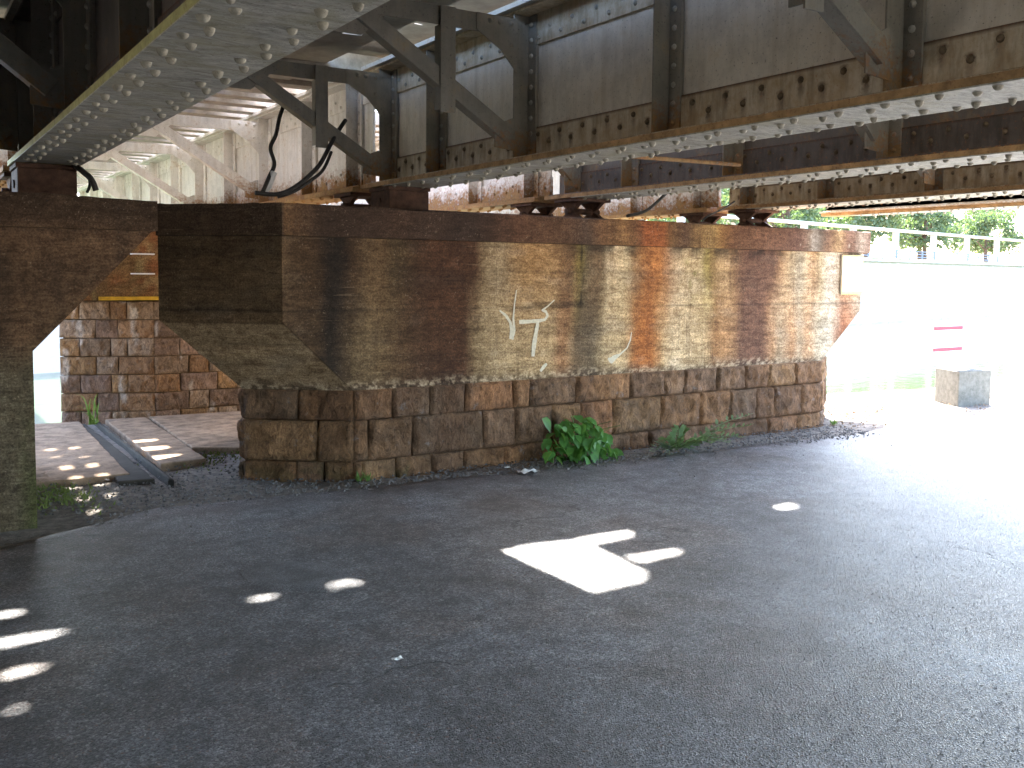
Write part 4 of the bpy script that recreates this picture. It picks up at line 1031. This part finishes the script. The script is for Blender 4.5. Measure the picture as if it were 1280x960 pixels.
tl = [(-34, 14), (-27, 11), (-21, 16), (-15, 10), (-9.5, 15), (-4, 10), (2, 12.5), (8.5, 10), (15, 15), (22, 11), (30, 15), (39, 12), (50, 16), (-44, 13), (-38, 24), (-30, 22), (-23, 25), (-12, 27), (-5, 24), (12, 26), (20, 23), (27, 26)]
tw = ['behind the pier end', 'above the van', 'with a ragged top', 'left of the first post', 'between the first posts', 'before the low building', 'under the grey-blue roof', 'behind the third bay', 'behind the fourth post', 'at the picture edge', 'past the last visible post', 'far along the bank', 'farthest along the bank', 'hidden mostly by the pier'] + ['second row '+q for q in ('behind the pier', 'over the van', 'left of the low building', 'just left of the grey-blue roof', 'behind the low building', 'right of the low building', 'behind the last posts', 'at the picture edge')]
for i, (s, off) in enumerate(tl):
    p = fb(s, off, 2.85); t = thing('broadleaf_tree', p, 'sunlit leafy tree on the far bank '+tw[i], 'tree', 'trees lining the far bank')
    cm, tm = protos[i % 3]; sc = random.uniform(.72, 1.1) if i not in (6,) else .5
    for nm_, me in (('crown', cm), ('trunk', tm)):
        o = bpy.data.objects.new(nm_, me); o.parent = t; COL.objects.link(o)
    t.scale = (sc, sc, sc); t.rotation_euler = (0, 0, random.uniform(0, 6))

# ---------------------------------------------------------------- plants
def leaf_mesh(L, W, k=7, fold=.15, droop=.25):
    V = []; n = k
    for i in range(n+1):
        t = i/n; w_ = W*(math.sin(math.pi*min(1, t*1.02)**.62)); z = -droop*L*t*t
        V += [(t*L, -w_/2, z+fold*w_), (t*L, 0, z), (t*L, w_/2, z+fold*w_)]
    f = []
    for i in range(n):
        a = 3*i; f += [(a, a+3, a+4, a+1), (a+1, a+4, a+5, a+2)]
    me = bpy.data.meshes.new('leaf'); me.from_pydata(V, [], f); me.polygons.foreach_set('use_smooth', [True]*len(f)); return me
def heart_leaf(L, W, mat):
    n = 10; V = [(0, 0, 0)]; 
    out = [(-.12, .20), (-.10, .36), (.08, .49), (.32, .50), (.58, .36), (.82, .15), (1.0, 0)]
    pts = out + [(a, -b) for a, b in out[-2::-1]]
    mid = [(0, 0), (.33, 0), (.66, 0)]
    V = [(a*L, 0, -.02*L-.25*L*a*a) for a, b in mid] + [(a*L, b*W, .06*L*abs(b)*2-.25*L*a*a+.02*L*math.sin(i*2.1)) for i, (a, b) in enumerate(pts)]
    m = len(pts); o = 3; f = []
    near_ = lambda i: 0 if pts[i][0] < .2 else (1 if pts[i][0] < .62 else 2)
    for i in range(m-1):
        a, b = near_(i), near_(i+1)
        f.append((a, o+i, o+i+1) if a == b else (a, o+i, o+i+1, b))
    f.append((0, o+m-1, o))
    me = bpy.data.meshes.new('leaf'); me.from_pydata(V, [], f); me.materials.append(mat); me.polygons.foreach_set('use_smooth', [True]*len(f)); return me
pb = onZ(735, 577)
vp = thing('leafy_vine', (float(pb[0]), 6.58, 0), 'bushy green broad-leaved plant growing at the foot of the stone courses', 'plant')
hm = heart_leaf(.11, .085, M['vine'])
r = random.Random(5)
for s_ in range(9):
    x = vp.location.x + r.uniform(-.18, .22); top = (vp.location.x+r.uniform(-.38, .36), 6.55-r.uniform(0, .25), r.uniform(.15, .36))
    mb = MB(); mb.tube(bez([(x, 6.6, -.02), ((x+top[0])/2, 6.58, top[2]*.7), top]), .005, 5, .5); mb.build('stem', M['stem'], vp)
for i in range(150):
    px = r.gauss(722, 25); px = max(682, min(768, px)); hh_ = max(0.05, 1-((px-722)/52)**2); py = 578-r.random()**.8*60*hh_
    yy = 6.62-r.uniform(.02, .30)*(1-.3*(578-py)/60)
    p = onY(px, py, yy); p[2] = max(.03, p[2])
    inst('leaf', hm, vp, p, rot=(r.uniform(-.6, .6), r.uniform(.1, 1.3), -math.pi/2+r.uniform(-1.3, 1.3)), scale=(q_ := r.uniform(.55, 1.15), q_, q_))
for px, py, sc in ((681, 524, 1.1), (684, 550, .9), (760, 545, .9), (752, 560, 1.0), (742, 572, .8), (725, 575, .8)):
    p = onY(px, py, 6.5); inst('leaf', hm, vp, p, rot=(.1, .9, -math.pi/2+r.uniform(-.5, .5)), scale=(sc, sc, sc))
def frond(mb, base, tip, nl, L, bend=.06):
    base = Vector(base); tip = Vector(tip); pts = bez([base, (base+tip)/2+Vector((0, 0, bend)), tip]); mb.tube(pts, .0035, 5, .4)
    for i in range(nl):
        t = .15+.85*i/nl; p = pts[min(len(pts)-1, int(t*len(pts)))]
        d = (tip-base).normalized(); s = Vector((-d.y, d.x, 0)).normalized()
        for q in (-1, 1):
            l = L*(1-.6*t)*random.uniform(.8, 1.15); e = p + (s*q*.8+d*.6+Vector((0, 0, random.uniform(-.1, .5)))).normalized()*l; m_ = (p+e)/2; w_ = d*l*.24
            mb.add([p, m_-w_, e, m_+w_], [(0, 1, 2, 3)])
wd = thing('fern_weed', (6.1, 6.42, 0), 'low sprawling pale green weed with feathery fronds at the wall foot, right of the vine', 'plant')
r2 = random.Random(9)
for i, (bx, tx, ty, tz) in enumerate([(5.95, 5.55, 6.25, .06), (5.95, 5.62, 6.12, .05), (6.0, 5.8, 6.05, .09), (6.0, 6.05, 6.05, .12), (6.05, 6.3, 6.1, .10), (6.1, 6.75, 6.25, .20), (6.1, 6.95, 6.45, .26), (6.05, 6.55, 6.15, .12),
                                      (6.0, 5.95, 6.35, .22), (6.0, 6.1, 6.4, .18), (5.95, 5.75, 6.35, .12), (6.0, 6.25, 6.2, .10), (5.9, 5.6, 6.2, .07)]):
    mb = MB(); frond(mb, (bx, 6.45, .0), (tx, ty, tz), 18, .125); mb.build('frond', M['weed'], wd)
gt = thing('grass_tuft', (1.72, 10.45, .04), 'tuft of long light green grass blades beside the dark slab edge', 'grass tuft')
for i in range(11):
    a = r2.uniform(-1.3, 1.3); h = r2.uniform(.12, .38); b = Vector((1.72+r2.uniform(-.05, .05), 10.45, .03)); ln = r2.uniform(.05, .3)
    pts = bez([b, b+Vector((math.sin(a)*ln*.4, 0, h*.8)), b+Vector((math.sin(a)*ln, -.02, h))])
    V = [];
    for j, p in enumerate(pts):
        w_ = .009*(1-j/len(pts)); V += [p+Vector((-w_, -.004, 0)), p+Vector((w_, .004, 0))]
    mb = MB(); mb.add([tuple(v) for v in V], [(2*j, 2*j+1, 2*j+3, 2*j+2) for j in range(len(pts)-1)]); mb.build('blade', M['grass'], gt)
for px, py, l, k in ((426, 594, 'tiny light green sprig at the foot of the shaded pier corner, leftmost', 16), (449, 598, 'tiny light green sprig rising by the pier corner stone', 14), (1010, 527, 'small yellow-green weed at the far foot of the pier', 26)):
    p = onZ(px, py); y_ = min(p[1], 6.66); p = onZ(px, py) if y_ == p[1] else np.array([p[0], y_, 0])
    mb = MB()
    for q in range(k):
        a = random.uniform(0, 6.28); e = np.array([math.cos(a)*.07, math.sin(a)*.05, random.uniform(.03, .12)])*random.uniform(.5, 1); s_ = np.array([-e[1], e[0], 0]); s_ = s_/np.linalg.norm(s_)*.008
        mb.add([p, p+e*.6-s_, p+e, p+e*.6+s_], [(0, 1, 2, 3)])
    tag(mb.build('weed_sprig', M['grass']), l, 'plant')

# ---------------------------------------------------------------- loose stuff
def scatter(name, n, fn, size, mat, label=None, flat=.7):
    mb = MB(); ico = np.array([(0, 0, 1), (.9, 0, .1), (0, .9, .1), (-.9, 0, .1), (0, -.9, .1), (0, 0, -.6)]); fc = [(0, 1, 2), (0, 2, 3), (0, 3, 4), (0, 4, 1), (5, 2, 1), (5, 3, 2), (5, 4, 3), (5, 1, 4)]
    for i in range(n):
        x, y, z = fn(); s = size*rng.uniform(.4, 1.0)**1.5; a = rng.uniform(0, 6.28)
        Q = ico*(1+.5*(rng.rand(6, 3)-.5)); Q = Q*[s, s*rng.uniform(.6, 1), s*flat]
        c_, s_ = math.cos(a), math.sin(a); Q = Q @ np.array([[c_, s_, 0], [-s_, c_, 0], [0, 0, 1]])
        mb.add(Q+[x, y, z], fc)
    o = mb.build(name, M[mat]); o['kind'] = 'stuff'
    if label: o['label'] = label; o['category'] = name.replace('_', ' ')
    return o
def g1():
    x = rng.uniform(1.0, 8.4); e = float(road_edge(np.array([x]))[0]); y = e+.35*(rng.rand()-.45) if rng.rand() < .5 else rng.uniform(e, 6.75)
    if x < 3: y = rng.uniform(e-.1, 7.4)
    return x, min(y, 6.73 if x > 2.9 else 7.6), .012
scatter('gravel', 3800, g1, .017, 'pebble', 'dark loose gravel gathered between the road edge and the pier')
scatter('gravel', 1500, lambda: (rng.uniform(.75, 3.2), rng.uniform(6.7, 8.5), .01), .018, 'pebble', 'brown gravel and dirt on the ground between the two piers')
scatter('grit', 300, lambda: (rng.uniform(1.2, 8.4), rng.uniform(5.4, 6.6), .022), .010, 'block', 'pale grit specks along the road edge')
scatter('gravel', 900, lambda: (rng.uniform(8.4, 13), rng.uniform(6.3, 7.6), .01), .02, 'slab', 'pale gravel on the sunlit bank beside the road')
_px = rng.uniform(-40, 1320, 9000); _py = 600+380*rng.rand(9000)**.8
_P = np.array([onZ(a, b, .012) for a, b in zip(_px, _py)]); _P = _P[_P[:, 1] < road_edge(_P[:, 0])-.05]
_P[:, 2] = .0125+.022*(fbm(_P[:, 0]*.9, _P[:, 1]*.9)-.5)+.010*(fbm(_P[:, 0]*4, _P[:, 1]*4)-.5)
_it = iter(_P)
scatter('grit', len(_P), lambda: next(_it), .0052, 'pebble', 'coarse worn-out chippings standing proud of the asphalt', .5)
def litter(n, fn, L, name, label):
    mb = MB()
    for i in range(n):
        x, y, z = fn(); a = rng.uniform(0, 6.28); l = L*rng.uniform(.5, 1.2); w_ = l*rng.uniform(.15, .45); d = np.array([math.cos(a), math.sin(a), rng.uniform(-.2, .3)])*l/2; s = np.array([-math.sin(a), math.cos(a), rng.uniform(-.3, .3)])*w_/2
        p = np.array([x, y, z]); mb.add([p-d, p+s, p+d, p-s+[0, 0, .004]], [(0, 1, 2, 3)])
    o = mb.build(name, M['litter']); o['kind'] = 'stuff'; o['label'] = label; o['category'] = 'leaf litter'
litter(420, lambda: (rng.normal(9.6, .45), rng.normal(7.15, .22), rng.uniform(.01, .09)), .09, 'leaf_litter', 'brown dead leaves heaped beside the far pier foot')
litter(260, lambda: (rng.uniform(3.6, 8.4), 6.72-abs(rng.normal(0, .16)), rng.uniform(.005, .025)), .06, 'leaf_litter', 'scattered dry leaves and twigs along the wall foot')
mb = MB()
for i in range(300):
    p = np.array([rng.normal(.95, .13), rng.normal(7.25, .22), .01]); a = rng.uniform(0, 6.28); h = rng.uniform(.01, .04); s = .008
    mb.add([p+[-s, 0, 0], p+[s, 0, 0], p+[math.cos(a)*.02, math.sin(a)*.02, h]], [(0, 1, 2)])
for i in range(260):
    p = np.array([rng.normal(2.25, .22), rng.normal(8.2, .22), .01]); a = rng.uniform(0, 6.28); h = rng.uniform(.01, .03); s = .008
    mb.add([p+[-s, 0, 0], p+[s, 0, 0], p+[math.cos(a)*.02, math.sin(a)*.02, h]], [(0, 1, 2)])
o = mb.build('moss_patch', M['moss']); o['kind'] = 'stuff'; o['label'] = 'yellow-green moss and low weeds beside the dark column'; o['category'] = 'moss'
def crumple(px, py, s, label, name='litter_scrap'):
    p = onZ(px, py, .02); mb = MB(); n = 5; P = np.zeros((n, n, 3))
    for i in range(n):
        for j in range(n):
            P[i, j] = p+[(i/(n-1)-.5)*s*1.6, (j/(n-1)-.5)*s, rng.uniform(0, .35)*s]
    mb.grid(P); tag(mb.build(name, M['white']), label, 'litter')
crumple(661, 591, .10, 'crumpled clear-white plastic scrap on the road edge before the vine', 'plastic_scrap')
crumple(497, 824, .028, 'small white scrap lying on the open asphalt', 'paper_scrap')
crumple(634, 585, .03, 'tiny white fragment just left of the plastic scrap', 'paper_scrap')
